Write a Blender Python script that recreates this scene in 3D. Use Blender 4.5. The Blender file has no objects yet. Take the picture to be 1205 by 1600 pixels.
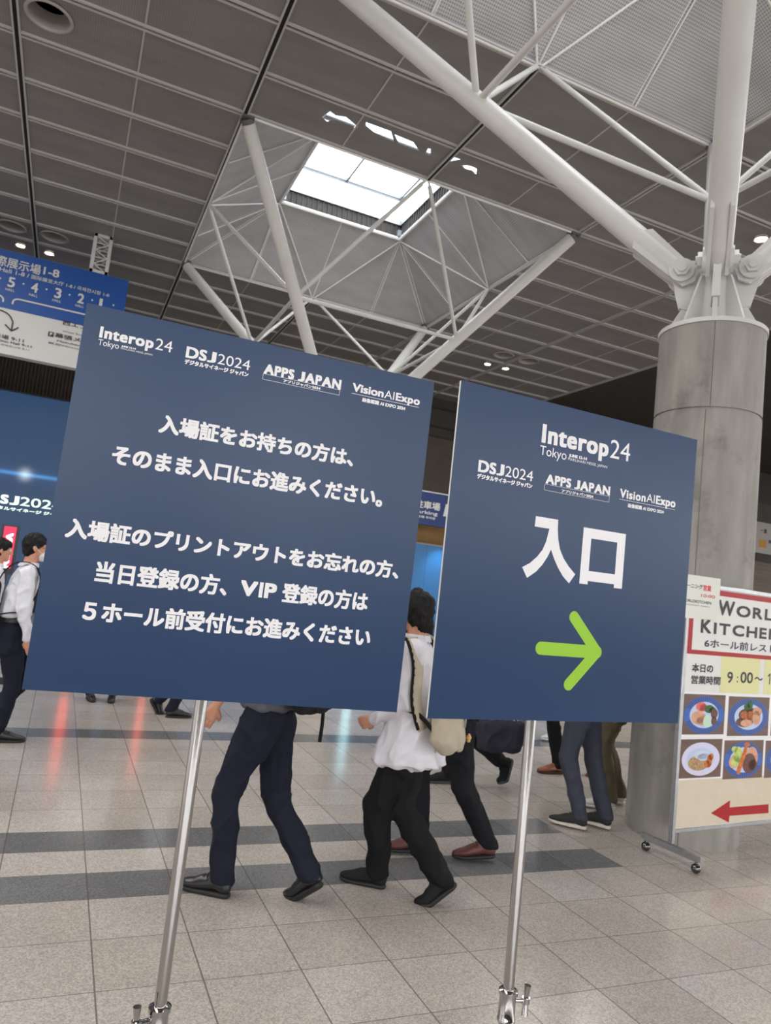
import bpy, bmesh, math, random
from mathutils import Vector, Matrix, noise
random.seed(7)
S = bpy.context.scene
COL = S.collection
PI = math.pi

# ------------------------------------------------------------------ camera, world, lights, exposure
cd = bpy.data.cameras.new('camera'); cam = bpy.data.objects.new('camera', cd); COL.objects.link(cam)
yaw, pitch, roll = 0.403876, 0.1036513, 0.1091729
fw = Vector((math.sin(yaw)*math.cos(pitch), math.cos(yaw)*math.cos(pitch), math.sin(pitch)))
r0 = Vector((math.cos(yaw), -math.sin(yaw), 0)); u0 = r0.cross(fw)
rr = math.cos(roll)*r0 + math.sin(roll)*u0; uu = -math.sin(roll)*r0 + math.cos(roll)*u0
M = Matrix((rr, uu, -fw)).transposed().to_4x4(); M.translation = (0, 0, 1.6); cam.matrix_world = M
cd.sensor_fit = 'HORIZONTAL'; cd.sensor_width = 36; cd.lens = 36*1147/1205
cd.clip_start = 0.05; cd.clip_end = 300
cd.dof.use_dof = True; cd.dof.focus_distance = 1.6; cd.dof.aperture_fstop = 14
S.camera = cam
S.view_settings.view_transform = 'Standard'; S.view_settings.look = 'None'
S.view_settings.exposure = 0.85; S.view_settings.gamma = 1; S.view_settings.use_curve_mapping = False

W = bpy.data.worlds.new('overcast'); S.world = W; W.use_nodes = True
nt = W.node_tree; bg = nt.nodes['Background']
tc = nt.nodes.new('ShaderNodeTexCoord'); sx = nt.nodes.new('ShaderNodeSeparateXYZ'); rp = nt.nodes.new('ShaderNodeValToRGB')
nt.links.new(tc.outputs['Generated'], sx.inputs[0])
mm = nt.nodes.new('ShaderNodeMath'); mm.operation = 'MULTIPLY_ADD'; mm.inputs[1].default_value = 0.5; mm.inputs[2].default_value = 0.5
nt.links.new(sx.outputs['Z'], mm.inputs[0]); nt.links.new(mm.outputs[0], rp.inputs[0])
e = rp.color_ramp.elements
e[0].position = 0.47; e[0].color = (0.22, 0.21, 0.20, 1)
e[1].position = 0.53; e[1].color = (2.0, 1.99, 1.97, 1)
e2 = e.new(0.85); e2.color = (5.0, 5.05, 5.1, 1)
nt.links.new(rp.outputs[0], bg.inputs[0]); bg.inputs[1].default_value = 1.0

def area(name, loc, size, energy, rot=(0, 0, 0), color=(1, 1, 1)):
    l = bpy.data.lights.new(name, 'AREA'); l.shape = 'RECTANGLE'; l.size, l.size_y = size; l.energy = energy; l.color = color
    o = bpy.data.objects.new(name, l); COL.objects.link(o); o.location = loc; o.rotation_euler = rot
    return o
for i in range(-4, 8): area('added_front_fill', (i*5.0+2.5, -13.0, 4.4), (2.6, 4.0), 130, (PI/2, 0, 0), (0.98, 0.99, 1))  # fill panels added in the front bays to brighten the sign faces
area('added_fill_left', (-4.5, 6, 8.1), (4, 14), 500, color=(1, 0.97, 0.93))  # broad fill added under the left ceiling, standing for no real fitting
area('added_fill_right', (11, 8, 8.1), (3, 14), 400, color=(1, 0.97, 0.93))  # matching fill added over the right side

# ------------------------------------------------------------------ materials
MATS = {}
def mat(name, col, rough=0.6, metal=0.0, emit=0.0, var=0.0, vscale=8.0, bump=0.0, bscale=40.0, spec=0.5, stretch=(1, 1, 1)):
    if name in MATS: return MATS[name]
    m = bpy.data.materials.new(name); m.use_nodes = True; n = m.node_tree; b = n.nodes['Principled BSDF']
    b.inputs['Base Color'].default_value = (*col, 1); b.inputs['Roughness'].default_value = rough
    b.inputs['Metallic'].default_value = metal; b.inputs['Specular IOR Level'].default_value = spec
    if emit:
        b.inputs['Emission Color'].default_value = (*col, 1); b.inputs['Emission Strength'].default_value = emit
    if var or bump:
        t = n.nodes.new('ShaderNodeTexCoord'); mp = n.nodes.new('ShaderNodeMapping'); mp.inputs['Scale'].default_value = stretch
        n.links.new(t.outputs['Object'], mp.inputs[0])
    if var:
        z = n.nodes.new('ShaderNodeTexNoise'); z.inputs['Scale'].default_value = vscale; z.inputs['Detail'].default_value = 6
        n.links.new(mp.outputs[0], z.inputs['Vector'])
        r = n.nodes.new('ShaderNodeValToRGB')
        r.color_ramp.elements[0].position = 0.3; r.color_ramp.elements[1].position = 0.7
        r.color_ramp.elements[0].color = (*[c*(1-var) for c in col], 1); r.color_ramp.elements[1].color = (*[min(1, c*(1+var)) for c in col], 1)
        n.links.new(z.outputs['Fac'], r.inputs[0]); n.links.new(r.outputs[0], b.inputs['Base Color'])
    if bump:
        z2 = n.nodes.new('ShaderNodeTexNoise'); z2.inputs['Scale'].default_value = bscale; z2.inputs['Detail'].default_value = 4
        n.links.new(mp.outputs[0], z2.inputs['Vector'])
        bp = n.nodes.new('ShaderNodeBump'); bp.inputs['Strength'].default_value = bump; bp.inputs['Distance'].default_value = 0.01
        n.links.new(z2.outputs['Fac'], bp.inputs['Height']); n.links.new(bp.outputs[0], b.inputs['Normal'])
    MATS[name] = m
    return m

def srgb(r, g, b):
    f = lambda c: (c/255)/12.92 if c/255 <= 0.04045 else (((c/255)+0.055)/1.055)**2.4
    return (f(r), f(g), f(b))

white_steel = mat('white_painted_steel', (0.64, 0.63, 0.61), 0.42, var=0.05, vscale=3, bump=0.05, bscale=120)
chrome = mat('chrome', (0.50, 0.49, 0.485), 0.07, 1.0)
steel = mat('brushed_steel', (0.42, 0.43, 0.45), 0.35, 0.9, var=0.1, vscale=30)
navy_board = mat('navy_print', srgb(22, 53, 91), 0.34, var=0.04, vscale=5, spec=0.36, stretch=(1, 1, 4))
white_print = mat('white_print', (0.86, 0.84, 0.85), 0.5)
board_core = mat('white_foam_core', (0.85, 0.83, 0.80), 0.7)
green_print = mat('green_print', srgb(148, 200, 40), 0.5)
black_print = mat('black_print', (0.02, 0.02, 0.022), 0.5)
black_void = mat('dark_gap', (0.006, 0.006, 0.006), 0.9)
trim_white = mat('ceiling_trim_paint', (0.52, 0.505, 0.49), 0.5)

def node_floor():
    m = bpy.data.materials.new('terrazzo_tiles'); m.use_nodes = True; n = m.node_tree; b = n.nodes['Principled BSDF']
    L = n.links.new
    def math_(op, a, c=None, d=None):
        x = n.nodes.new('ShaderNodeMath'); x.operation = op
        for i, v in enumerate((a, c, d)):
            if v is None: continue
            if isinstance(v, (int, float)): x.inputs[i].default_value = v
            else: L(v, x.inputs[i])
        return x.outputs[0]
    t = n.nodes.new('ShaderNodeTexCoord'); s = n.nodes.new('ShaderNodeSeparateXYZ'); L(t.outputs['Object'], s.inputs[0])
    X, Y = s.outputs[0], s.outputs[1]
    g = 0.0032
    ux = math_('DIVIDE', math_('SUBTRACT', X, 1.139), 0.4025)
    fx = math_('FRACT', ux); cx = math_('FLOOR', ux)
    jx = math_('LESS_THAN', math_('MULTIPLY', math_('MINIMUM', fx, math_('SUBTRACT', 1.0, fx)), 0.4025), g)
    near = math_('LESS_THAN', Y, 3.822); far = math_('GREATER_THAN', Y, 4.757)
    mid = math_('MULTIPLY', math_('SUBTRACT', 1.0, near), math_('SUBTRACT', 1.0, far))
    un = math_('DIVIDE', math_('SUBTRACT', Y, 3.822), 0.3995); uf = math_('DIVIDE', math_('SUBTRACT', Y, 4.757), 0.3985); um = math_('DIVIDE', math_('SUBTRACT', Y, 3.822), 0.3117)
    uy = math_('ADD', math_('ADD', math_('MULTIPLY', un, near), math_('MULTIPLY', uf, far)), math_('MULTIPLY', um, mid))
    fy = math_('FRACT', uy); cy = math_('ADD', math_('FLOOR', uy), math_('ADD', math_('MULTIPLY', far, 100.0), math_('MULTIPLY', mid, 50.0)))
    jy = math_('LESS_THAN', math_('MULTIPLY', math_('MINIMUM', fy, math_('SUBTRACT', 1.0, fy)), 0.39), g*0.7)
    joint = math_('MAXIMUM', jx, jy)
    lim = math_('LESS_THAN', X, 3.552)
    s1 = math_('MULTIPLY', math_('GREATER_THAN', Y, 3.822), math_('LESS_THAN', Y, 4.134))
    s2 = math_('MULTIPLY', math_('GREATER_THAN', Y, 4.446), math_('LESS_THAN', Y, 4.757))
    s3 = math_('MULTIPLY', math_('GREATER_THAN', Y, 7.148), math_('LESS_THAN', Y, 7.5))
    dark = math_('MAXIMUM', math_('MULTIPLY', math_('MAXIMUM', s1, s2), lim), s3)
    wn = n.nodes.new('ShaderNodeTexWhiteNoise'); wn.noise_dimensions = '2D'
    cb = n.nodes.new('ShaderNodeCombineXYZ'); L(cx, cb.inputs[0]); L(cy, cb.inputs[1]); L(cb.outputs[0], wn.inputs['Vector'])
    def mix(f, a, c):
        x = n.nodes.new('ShaderNodeMix'); x.data_type = 'RGBA'
        if isinstance(f, (int, float)): x.inputs['Factor'].default_value = f
        else: L(f, x.inputs['Factor'])
        for k, v in (('A', a), ('B', c)):
            i = [q for q in x.inputs if q.name == k and q.type == 'RGBA'][0]
            if isinstance(v, tuple): i.default_value = (*v, 1)
            else: L(v, i)
        return [q for q in x.outputs if q.type == 'RGBA'][0]
    light = mix(wn.outputs['Value'], (0.43, 0.385, 0.345), (0.50, 0.455, 0.42))
    darkc = mix(wn.outputs['Value'], (0.155, 0.155, 0.16), (0.20, 0.20, 0.205))
    base = mix(dark, light, darkc)
    v = n.nodes.new('ShaderNodeTexVoronoi'); v.inputs['Scale'].default_value = 170; L(t.outputs['Object'], v.inputs['Vector'])
    sep = n.nodes.new('ShaderNodeSeparateColor'); L(v.outputs['Color'], sep.inputs[0])
    sp = n.nodes.new('ShaderNodeMapRange'); L(sep.outputs[0], sp.inputs[0]); sp.inputs[3].default_value = 0.74; sp.inputs[4].default_value = 1.22
    z = n.nodes.new('ShaderNodeTexNoise'); z.inputs['Scale'].default_value = 1.6; z.inputs['Detail'].default_value = 5; L(t.outputs['Object'], z.inputs['Vector'])
    zr = n.nodes.new('ShaderNodeMapRange'); L(z.outputs['Fac'], zr.inputs[0]); zr.inputs[1].default_value = 0.3; zr.inputs[2].default_value = 0.7; zr.inputs[3].default_value = 0.9; zr.inputs[4].default_value = 1.06
    f = math_('MULTIPLY', sp.outputs[0], zr.outputs[0])
    vm = n.nodes.new('ShaderNodeVectorMath'); vm.operation = 'SCALE'; L(base, vm.inputs[0]); L(f, vm.inputs['Scale'])
    fin = mix(math_('MULTIPLY', joint, 0.75), vm.outputs[0], (0.10, 0.085, 0.07))
    L(fin, b.inputs['Base Color'])
    rz = n.nodes.new('ShaderNodeMapRange'); L(sep.outputs[1], rz.inputs[0]); rz.inputs[3].default_value = 0.10; rz.inputs[4].default_value = 0.24
    L(rz.outputs[0], b.inputs['Roughness'])
    b.inputs['Specular IOR Level'].default_value = 0.45
    return m
floor_mat = node_floor()

def node_perforated(name, col, period, depth):
    m = mat(name, col, 0.55, var=0.10, vscale=1.2, stretch=(1, 3, 1)); n = m.node_tree; b = n.nodes['Principled BSDF']; L = n.links.new
    src = b.inputs['Base Color'].links[0].from_socket
    t = n.nodes.new('ShaderNodeTexCoord')
    v = n.nodes.new('ShaderNodeTexVoronoi'); v.inputs['Scale'].default_value = 1/period; v.inputs['Randomness'].default_value = 0.0; v.voronoi_dimensions = '2D'
    L(t.outputs['Object'], v.inputs['Vector'])
    r = n.nodes.new('ShaderNodeMapRange'); L(v.outputs['Distance'], r.inputs[0]); r.inputs[1].default_value = 0.25; r.inputs[2].default_value = 0.45
    r.inputs[3].default_value = 1-depth; r.inputs[4].default_value = 1.0
    s = n.nodes.new('ShaderNodeVectorMath'); s.operation = 'SCALE'; L(src, s.inputs[0]); L(r.outputs[0], s.inputs['Scale'])
    L(s.outputs[0], b.inputs['Base Color'])
    return m
ceil_mat = node_perforated('perforated_ceiling_panel', (0.26, 0.245, 0.235), 0.03, 0.25)
coffer_mat = node_perforated('perforated_coffer_panel', (0.58, 0.58, 0.585), 0.030, 0.5)

def node_concrete():
    m = mat('cast_concrete', (0.31, 0.293, 0.268), 0.75, var=0.20, vscale=5, bump=0.25, bscale=30, stretch=(1.6, 1.6, 0.35))
    n = m.node_tree; b = n.nodes['Principled BSDF']; L = n.links.new
    src = b.inputs['Base Color'].links[0].from_socket
    t = n.nodes.new('ShaderNodeTexCoord')
    z = n.nodes.new('ShaderNodeTexNoise'); z.inputs['Scale'].default_value = 2.3; z.inputs['Detail'].default_value = 8; z.inputs['Roughness'].default_value = 0.7
    L(t.outputs['Object'], z.inputs['Vector'])
    r = n.nodes.new('ShaderNodeMapRange'); L(z.outputs['Fac'], r.inputs[0]); r.inputs[1].default_value = 0.56; r.inputs[2].default_value = 0.72; r.inputs[3].default_value = 1.0; r.inputs[4].default_value = 0.62
    s = n.nodes.new('ShaderNodeVectorMath'); s.operation = 'SCALE'; L(src, s.inputs[0]); L(r.outputs[0], s.inputs['Scale']); L(s.outputs[0], b.inputs['Base Color'])
    return m
concrete = node_concrete()

# ------------------------------------------------------------------ mesh helpers
def finish(name, bm, m, parent=None, smooth=False, mesh=None):
    if mesh is None:
        mesh = bpy.data.meshes.new(name)
        bmesh.ops.recalc_face_normals(bm, faces=bm.faces) if len(bm.faces) else None
        bm.to_mesh(mesh); bm.free()
        if not smooth: mesh.set_sharp_from_angle(angle=math.radians(40))
    if m is not None and not mesh.materials:
        for q in (m if isinstance(m, (list, tuple)) else [m]): mesh.materials.append(q)
    o = bpy.data.objects.new(name, mesh); COL.objects.link(o)
    if smooth:
        mesh.polygons.foreach_set('use_smooth', [True]*len(mesh.polygons))
    if parent is not None:
        o.parent = parent
        o.matrix_parent_inverse = Matrix.Identity(4)
        loc = parent.matrix_world_saved if hasattr(parent, 'matrix_world_saved') else None
    return o

def thing(name, label, cat, loc=(0, 0, 0), rotz=0.0, group=None):
    o = bpy.data.objects.new(name, None); COL.objects.link(o); o.empty_display_size = 0.1
    o.location = loc; o.rotation_euler = (0, 0, rotz); o['label'] = label; o['category'] = cat
    if group: o['group'] = group
    return o

def tag(o, label, cat, group=None):
    o['label'] = label; o['category'] = cat
    if group: o['group'] = group
    return o

def structure(o): o['kind'] = 'structure'; return o

def box(bm, lo, hi, mtx=None, mi=0):
    x0, y0, z0 = lo; x1, y1, z1 = hi
    vs = [bm.verts.new(Vector(p) if mtx is None else mtx @ Vector(p)) for p in
          ((x0, y0, z0), (x1, y0, z0), (x1, y1, z0), (x0, y1, z0), (x0, y0, z1), (x1, y0, z1), (x1, y1, z1), (x0, y1, z1))]
    for f in ((0, 3, 2, 1), (4, 5, 6, 7), (0, 1, 5, 4), (1, 2, 6, 5), (2, 3, 7, 6), (3, 0, 4, 7)):
        bm.faces.new([vs[i] for i in f]).material_index = mi

def basis(d):
    d = d.normalized(); a = Vector((0, 0, 1)) if abs(d.z) < 0.9 else Vector((1, 0, 0))
    x = d.cross(a).normalized(); return x, d.cross(x).normalized()

def tube(bm, a, b, ra, rb=None, seg=16, caps=True, mi=0):
    a, b = Vector(a), Vector(b); rb = ra if rb is None else rb
    x, y = basis(b-a); R = []
    for c, r in ((a, ra), (b, rb)):
        R.append([bm.verts.new(c + r*(math.cos(2*PI*i/seg)*x + math.sin(2*PI*i/seg)*y)) for i in range(seg)])
    for i in range(seg):
        f = bm.faces.new((R[0][i], R[0][(i+1) % seg], R[1][(i+1) % seg], R[1][i])); f.smooth = True; f.material_index = mi
    if caps:
        bm.faces.new(list(reversed(R[0]))).material_index = mi; bm.faces.new(R[1]).material_index = mi

def path_tube(bm, pts, r, seg=12):
    pts = [Vector(p) for p in pts]; prev = None; x = None
    for i, p in enumerate(pts):
        d = (pts[min(i+1, len(pts)-1)] - pts[max(i-1, 0)]).normalized()
        if x is None: x, _ = basis(d)
        x = (x - d*x.dot(d)).normalized(); y = d.cross(x)
        ring = [bm.verts.new(p + r*(math.cos(2*PI*k/seg)*x + math.sin(2*PI*k/seg)*y)) for k in range(seg)]
        if prev:
            for k in range(seg):
                bm.faces.new((prev[k], prev[(k+1) % seg], ring[(k+1) % seg], ring[k])).smooth = True
        else: bm.faces.new(list(reversed(ring)))
        prev = ring
    bm.faces.new(prev)

def lathe(bm, prof, c=(0, 0, 0), seg=32, axis=None, caps=True):
    c = Vector(c); R = []
    for r, z in prof:
        R.append([bm.verts.new(c + Vector((r*math.cos(2*PI*i/seg), r*math.sin(2*PI*i/seg), z))) for i in range(seg)])
    for k in range(len(R)-1):
        for i in range(seg):
            bm.faces.new((R[k][i], R[k][(i+1) % seg], R[k+1][(i+1) % seg], R[k+1][i])).smooth = True
    if caps:
        bm.faces.new(list(reversed(R[0]))); bm.faces.new(R[-1])

def prism(bm, pts, fr, z0, z1):
    """polygon (u,v) extruded along the normal of frame fr = (origin, ex, ey, n)"""
    o, ex, ey, n = fr
    A = [bm.verts.new(o + u*ex + v*ey + z0*n) for u, v in pts]; B = [bm.verts.new(o + u*ex + v*ey + z1*n) for u, v in pts]
    k = len(pts)
    bm.faces.new(B); bm.faces.new(list(reversed(A)))
    for i in range(k): bm.faces.new((A[i], A[(i+1) % k], B[(i+1) % k], B[i]))

_SPH = None
def sphere_dirs():
    global _SPH
    if _SPH is None:
        b = bmesh.new(); bmesh.ops.create_icosphere(b, subdivisions=2, radius=1); _SPH = [v.co.copy() for v in b.verts]; b.free()
    return _SPH

def hull(bm, balls, B=None):
    """convex hull of ellipsoids (centre, radius or (r,f,u)) with axes B"""
    t = bmesh.new(); B = B or (Vector((1, 0, 0)), Vector((0, 1, 0)), Vector((0, 0, 1)))
    for c, r in balls:
        c = Vector(c); r = (r, r, r) if isinstance(r, (int, float)) else r
        for d in sphere_dirs(): t.verts.new(c + B[0]*(d.x*r[0]) + B[1]*(d.y*r[1]) + B[2]*(d.z*r[2]))
    q = bmesh.ops.convex_hull(t, input=t.verts)
    bmesh.ops.delete(t, geom=list({g for g in q['geom_interior'] + q['geom_unused'] if isinstance(g, bmesh.types.BMVert)}), context='VERTS')
    me = bpy.data.meshes.new('tmp'); t.to_mesh(me); t.free(); bm.from_mesh(me); bpy.data.meshes.remove(me)

def fuse(name, bm, m, parent, voxel=0.01, smooth=3, off=None, fold=0.0, fscale=0.15, seed=0, fold2=0.0):
    """unite overlapping closed hulls into one continuous surface"""
    me = bpy.data.meshes.new(name); bmesh.ops.recalc_face_normals(bm, faces=bm.faces); bm.to_mesh(me); bm.free()
    o = bpy.data.objects.new(name, me); COL.objects.link(o)
    r = o.modifiers.new('r', 'REMESH'); r.mode = 'VOXEL'; r.voxel_size = voxel; r.use_smooth_shade = True
    if smooth:
        s = o.modifiers.new('s', 'SMOOTH'); s.factor = 0.5; s.iterations = smooth
    dg = bpy.context.evaluated_depsgraph_get(); dg.update()
    nm = bpy.data.meshes.new_from_object(o.evaluated_get(dg)); bpy.data.objects.remove(o); bpy.data.meshes.remove(me)
    nm.name = name
    if fold or fold2:
        sv = Vector((seed*3.1, seed*1.7, seed*0.9)); ns = [v.normal.copy() for v in nm.vertices]
        for v, nn in zip(nm.vertices, ns):
            p = v.co
            q = Vector((p.x/fscale*1.3, p.y/fscale*1.3, p.z/fscale*0.8)) + sv
            d = (1-abs(noise.noise(q)))**3*fold*1.4 - fold*0.6
            if fold2: d += fold2*noise.noise(Vector((p.x*70, p.y*70, p.z*30)) + sv)
            v.co = p + nn*d
    if off is not None:
        for v in nm.vertices: v.co -= off
    nm.materials.clear()
    ob = finish(name, None, m, parent, True, mesh=nm)
    return ob

# text -------------------------------------------------------------
_TC = {}
def text_geo(body, track=1.0):
    key = (body, track)
    if key in _TC: return _TC[key]
    c = bpy.data.curves.new('t', 'FONT'); c.body = body; c.size = 1; c.resolution_u = 5; c.fill_mode = 'FRONT'; c.space_character = track
    o = bpy.data.objects.new('t', c); COL.objects.link(o)
    dg = bpy.context.evaluated_depsgraph_get(); dg.update()
    me = bpy.data.meshes.new_from_object(o.evaluated_get(dg))
    vs = [(v.co.x, v.co.y) for v in me.vertices]; fs = [tuple(p.vertices) for p in me.polygons]
    bpy.data.objects.remove(o); bpy.data.meshes.remove(me); bpy.data.curves.remove(c)
    _TC[key] = (vs, fs); return vs, fs

def put_text(bm, fr, body, x0, y0, x1, y1, bold=0.0, cap=False, z=0.0006, slant=0.0, track=1.0):
    """lettering fitted to a box on a plane; flat print, thickened by overlapping copies of the glyphs"""
    vs, fs = text_geo(body, track); o, ex, ey, n = fr
    if not vs: return
    bx, by = bold if isinstance(bold, tuple) else (bold, bold*0.9)
    mnx = min(v[0] for v in vs); mxx = max(v[0] for v in vs)
    if cap:
        cv, _ = text_geo('H'); mny, mxy = 0.0, max(v[1] for v in cv)
    else:
        mny = min(v[1] for v in vs); mxy = max(v[1] for v in vs)
    X0, X1, Y0, Y1 = x0+bx, x1-bx, y0+by, y1-by
    kx = (X1-X0)/max(mxx-mnx, 1e-6); ky = (Y1-Y0)/max(mxy-mny, 1e-6)
    sh = [(0, 0)] if bx <= 0 else [(0, 0)] + [(a*bx, b*by) for a in (-1, 0, 1) for b in (-1, 0, 1) if a or b]
    for i, (dx, dy) in enumerate(sh):
        nv = []
        for x, y in vs:
            U = X0 + (x-mnx)*kx + dx; V = Y0 + (y-mny)*ky + dy; U += slant*(V-y0)
            nv.append(bm.verts.new(o + U*ex + V*ey + (z + i*0.00004)*n))
        for f in fs: bm.faces.new([nv[k] for k in f])

def put_caps(bm, fr, body, x0, y0, x1, y1, bold, gap=0.10, z=0.0006):
    """capitals set one by one to the full letter height"""
    ws = []
    for ch in body:
        if ch == ' ': ws.append(0.22); continue
        vs, _ = text_geo(ch); w = max(v[0] for v in vs) - min(v[0] for v in vs); ws.append(max(w, 0.13) * (1.9 if ch == 'J' else 1.0))
    tot = sum(ws) + gap*(len(body)-1); k = (x1-x0)/tot; x = x0
    for ch, w in zip(body, ws):
        if ch != ' ': put_text(bm, fr, ch, x, y0, x+w*k, y1, bold, False, z)
        x += (w+gap)*k

def strip(bm, fr, a, b, w, z=0.0006):
    o, ex, ey, n = fr; a, b = Vector(a), Vector(b); d = (b-a).normalized(); p = Vector((-d.y, d.x))*w/2
    q = [a-p, b-p, b+p, a+p]; bm.faces.new([bm.verts.new(o + v.x*ex + v.y*ey + z*n) for v in q])

def flat_poly(bm, fr, pts, z=0.0006):
    o, ex, ey, n = fr; bm.faces.new([bm.verts.new(o + u*ex + v*ey + z*n) for u, v in pts])

def ellipse(cx, cy, rx, ry, k=40): return [(cx + rx*math.cos(2*PI*i/k), cy + ry*math.sin(2*PI*i/k)) for i in range(k)]

# ------------------------------------------------------------------ setting: floor, ceiling, walls
CZ = 8.22
bm = bmesh.new(); box(bm, (-30, -14, -0.2), (45, 22.2, 0)); structure(finish('floor', bm, floor_mat))

holes = [(1.5, 7.5, 1.28, 7.28), (1.5, 7.5, 10.28, 16.28)]
glare_cuts = [[(2.501, 9.75), (2.56, 9.56), (2.66, 9.60), (2.80, 9.55), (3.039, 9.674), (3.026, 9.717), (2.85, 9.70), (2.658, 9.72), (2.60, 9.80)],
         [(3.09, 9.50), (3.483, 9.491), (3.631, 9.703), (3.30, 9.66), (3.12, 9.575)],
         [(3.56, 9.53), (3.874, 9.543), (4.061, 9.704), (3.72, 9.715)],
         [(4.13, 9.56), (4.17, 9.55), (4.24, 9.70), (4.16, 9.72)],
         [(4.54, 9.54), (4.677, 9.53), (4.60, 9.62), (4.554, 9.693)],
         [(4.752, 9.66), (4.90, 9.60), (5.01, 9.612), (5.074, 9.737), (4.97, 9.68), (4.85, 9.70)]]
bm = bmesh.new()
def rect(bm, x0, x1, y0, y1, z): bm.faces.new([bm.verts.new(p) for p in ((x0, y0, z), (x1, y0, z), (x1, y1, z), (x0, y1, z))])
X0, X1 = -13.5, 13.5
RINGS = [(-1.11, 9.733), (-1.938, 16.744), (-1.119, 16.721), (10.078, 16.669), (10.847, 16.611)]
for xa, xb in ((X0, 1.5), (7.5, X1)):       # side bays, with round openings for the recessed rings
    vo = [bm.verts.new(p) for p in ((xa, -6, CZ), (xb, -6, CZ), (xb, 22, CZ), (xa, 22, CZ))]
    ed = [bm.edges.new((vo[i], vo[(i+1) % 4])) for i in range(4)]
    for rx_, ry_ in RINGS:
        if xa < rx_ < xb:
            vv = [bm.verts.new((rx_ + 0.235*math.cos(2*PI*i/32), ry_ + 0.235*math.sin(2*PI*i/32), CZ)) for i in range(32)]
            ed += [bm.edges.new((vv[i], vv[(i+1) % 32])) for i in range(32)]
    bmesh.ops.triangle_fill(bm, use_beauty=True, use_dissolve=False, edges=ed)
rect(bm, 1.5, 7.5, -6, 1.28, CZ); rect(bm, 1.5, 7.5, 16.28, 22, CZ)
rect(bm, 1.5, 7.5, 7.28, 9.28, CZ)
# strip in front of the far skylight, with added cuts shaped like sky glare through the perforations
vo = [bm.verts.new(p) for p in ((1.5, 9.28, CZ), (7.5, 9.28, CZ), (7.5, 10.28, CZ), (1.5, 10.28, CZ))]
eds = [bm.edges.new((vo[i], vo[(i+1) % 4])) for i in range(4)]
for t_ in glare_cuts:
    vv = [bm.verts.new((x, y, CZ)) for x, y in t_]
    eds += [bm.edges.new((vv[i], vv[(i+1) % len(vv)])) for i in range(len(vv))]
bmesh.ops.triangle_fill(bm, use_beauty=True, use_dissolve=False, edges=eds)
structure(finish('ceiling', bm, ceil_mat))

bm = bmesh.new(); rect(bm, 13.5, 45, -6, 22, CZ); structure(finish('ceiling', bm, mat('unlit_ceiling', (0.045, 0.038, 0.033), 0.8, var=0.2)))  # right-hand ceiling, its lack of light put into a dark base colour

bt = bmesh.new(); bk = bmesh.new(); bthin = bmesh.new()
def spans(y):
    """X stretches of the ceiling that are not over a hole at depth y"""
    return [(X0, 1.5), (7.5, X1)] if any(a + 0.05 < y < b - 0.05 for _, _, a, b in holes) else [(X0, X1)]
for k in range(-6, 22):
    y = k + 0.28
    for a, b in spans(y):
        for d in (-0.036, 0.036): box(bt, (a, y+d-0.015, CZ-0.03), (b, y+d+0.015, CZ-0.001))
        box(bk, (a, y-0.02, CZ-0.006), (b, y+0.02, CZ-0.001))
for k in range(-9, 10):
    x = 1.5*k
    for a, b in ([(-6, 1.28), (7.28, 10.28), (16.28, 22)] if 1.4 < x < 7.6 else [(-6, 22)]) if x not in (1.5, 7.5) else [(-6, 22)]:
        if k % 2:
            w = 0.024 if k in (-1, 1) else 0.020
            if k in (-1, 1, 3): box(bk, (x-w, a, CZ-0.036), (x+w, b, CZ-0.001))
            for d in (-w-0.013, w+0.013): box(bt, (x+d-0.012, a, CZ-0.036), (x+d+0.012, b, CZ-0.001))
        else: box(bthin, (x-0.011, a, CZ-0.012), (x+0.011, b, CZ-0.001))
structure(finish('trim_1', bt, trim_white)); structure(finish('trim_2', bk, black_void)); structure(finish('trim_3', bthin, trim_white))

wall_mat = mat('brown_grey_wall', (0.075, 0.062, 0.052), 0.7, var=0.15, vscale=2)
bm = bmesh.new(); box(bm, (-30, 22, 0), (45, 22.3, 6.9)); structure(finish('wall_back', bm, wall_mat))
louvre = mat('dark_louvre', (0.04, 0.035, 0.03), 0.6)
bm = bmesh.new(); box(bm, (-30, 22.05, 6.9), (45, 22.3, CZ+0.4)); box(bm, (-30, 21.9, CZ+0.005), (45, 22.3, CZ+0.1)); structure(finish('wall_back', bm, louvre))
bm = bmesh.new()
for x in [i*1.3 for i in range(-10, 16)]: box(bm, (x-0.03, 21.98, 6.9), (x+0.03, 22.04, CZ))
for z in (6.9, 7.25, 7.9): box(bm, (-14, 21.97, z-0.03), (20, 22.04, z+0.03))
structure(finish('trim_4', bm, mat('wall_mullion', (0.02, 0.018, 0.016), 0.6)))
bm = bmesh.new()
for i in range(120): box(bm, (-8+i*0.09, 21.95, 5.8), (-8+i*0.09+0.045, 22.0, 6.88))
structure(finish('trim_5', bm, mat('wall_slats', (0.055, 0.043, 0.03), 0.6)))
bm = bmesh.new(); box(bm, (3.2, 21.85, 3.1), (16, 21.99, 3.95)); structure(finish('trim_6', bm, mat('ochre_fascia', srgb(150, 115, 62), 0.6, var=0.1, vscale=3, emit=0)))
bm = bmesh.new(); box(bm, (16, 21.85, 0), (45, 21.99, 4.4)); structure(finish('wall_right', bm, mat('brown_wood_wall', srgb(96, 74, 52), 0.55, var=0.2, vscale=4, stretch=(0.3, 1, 3))))

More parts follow.
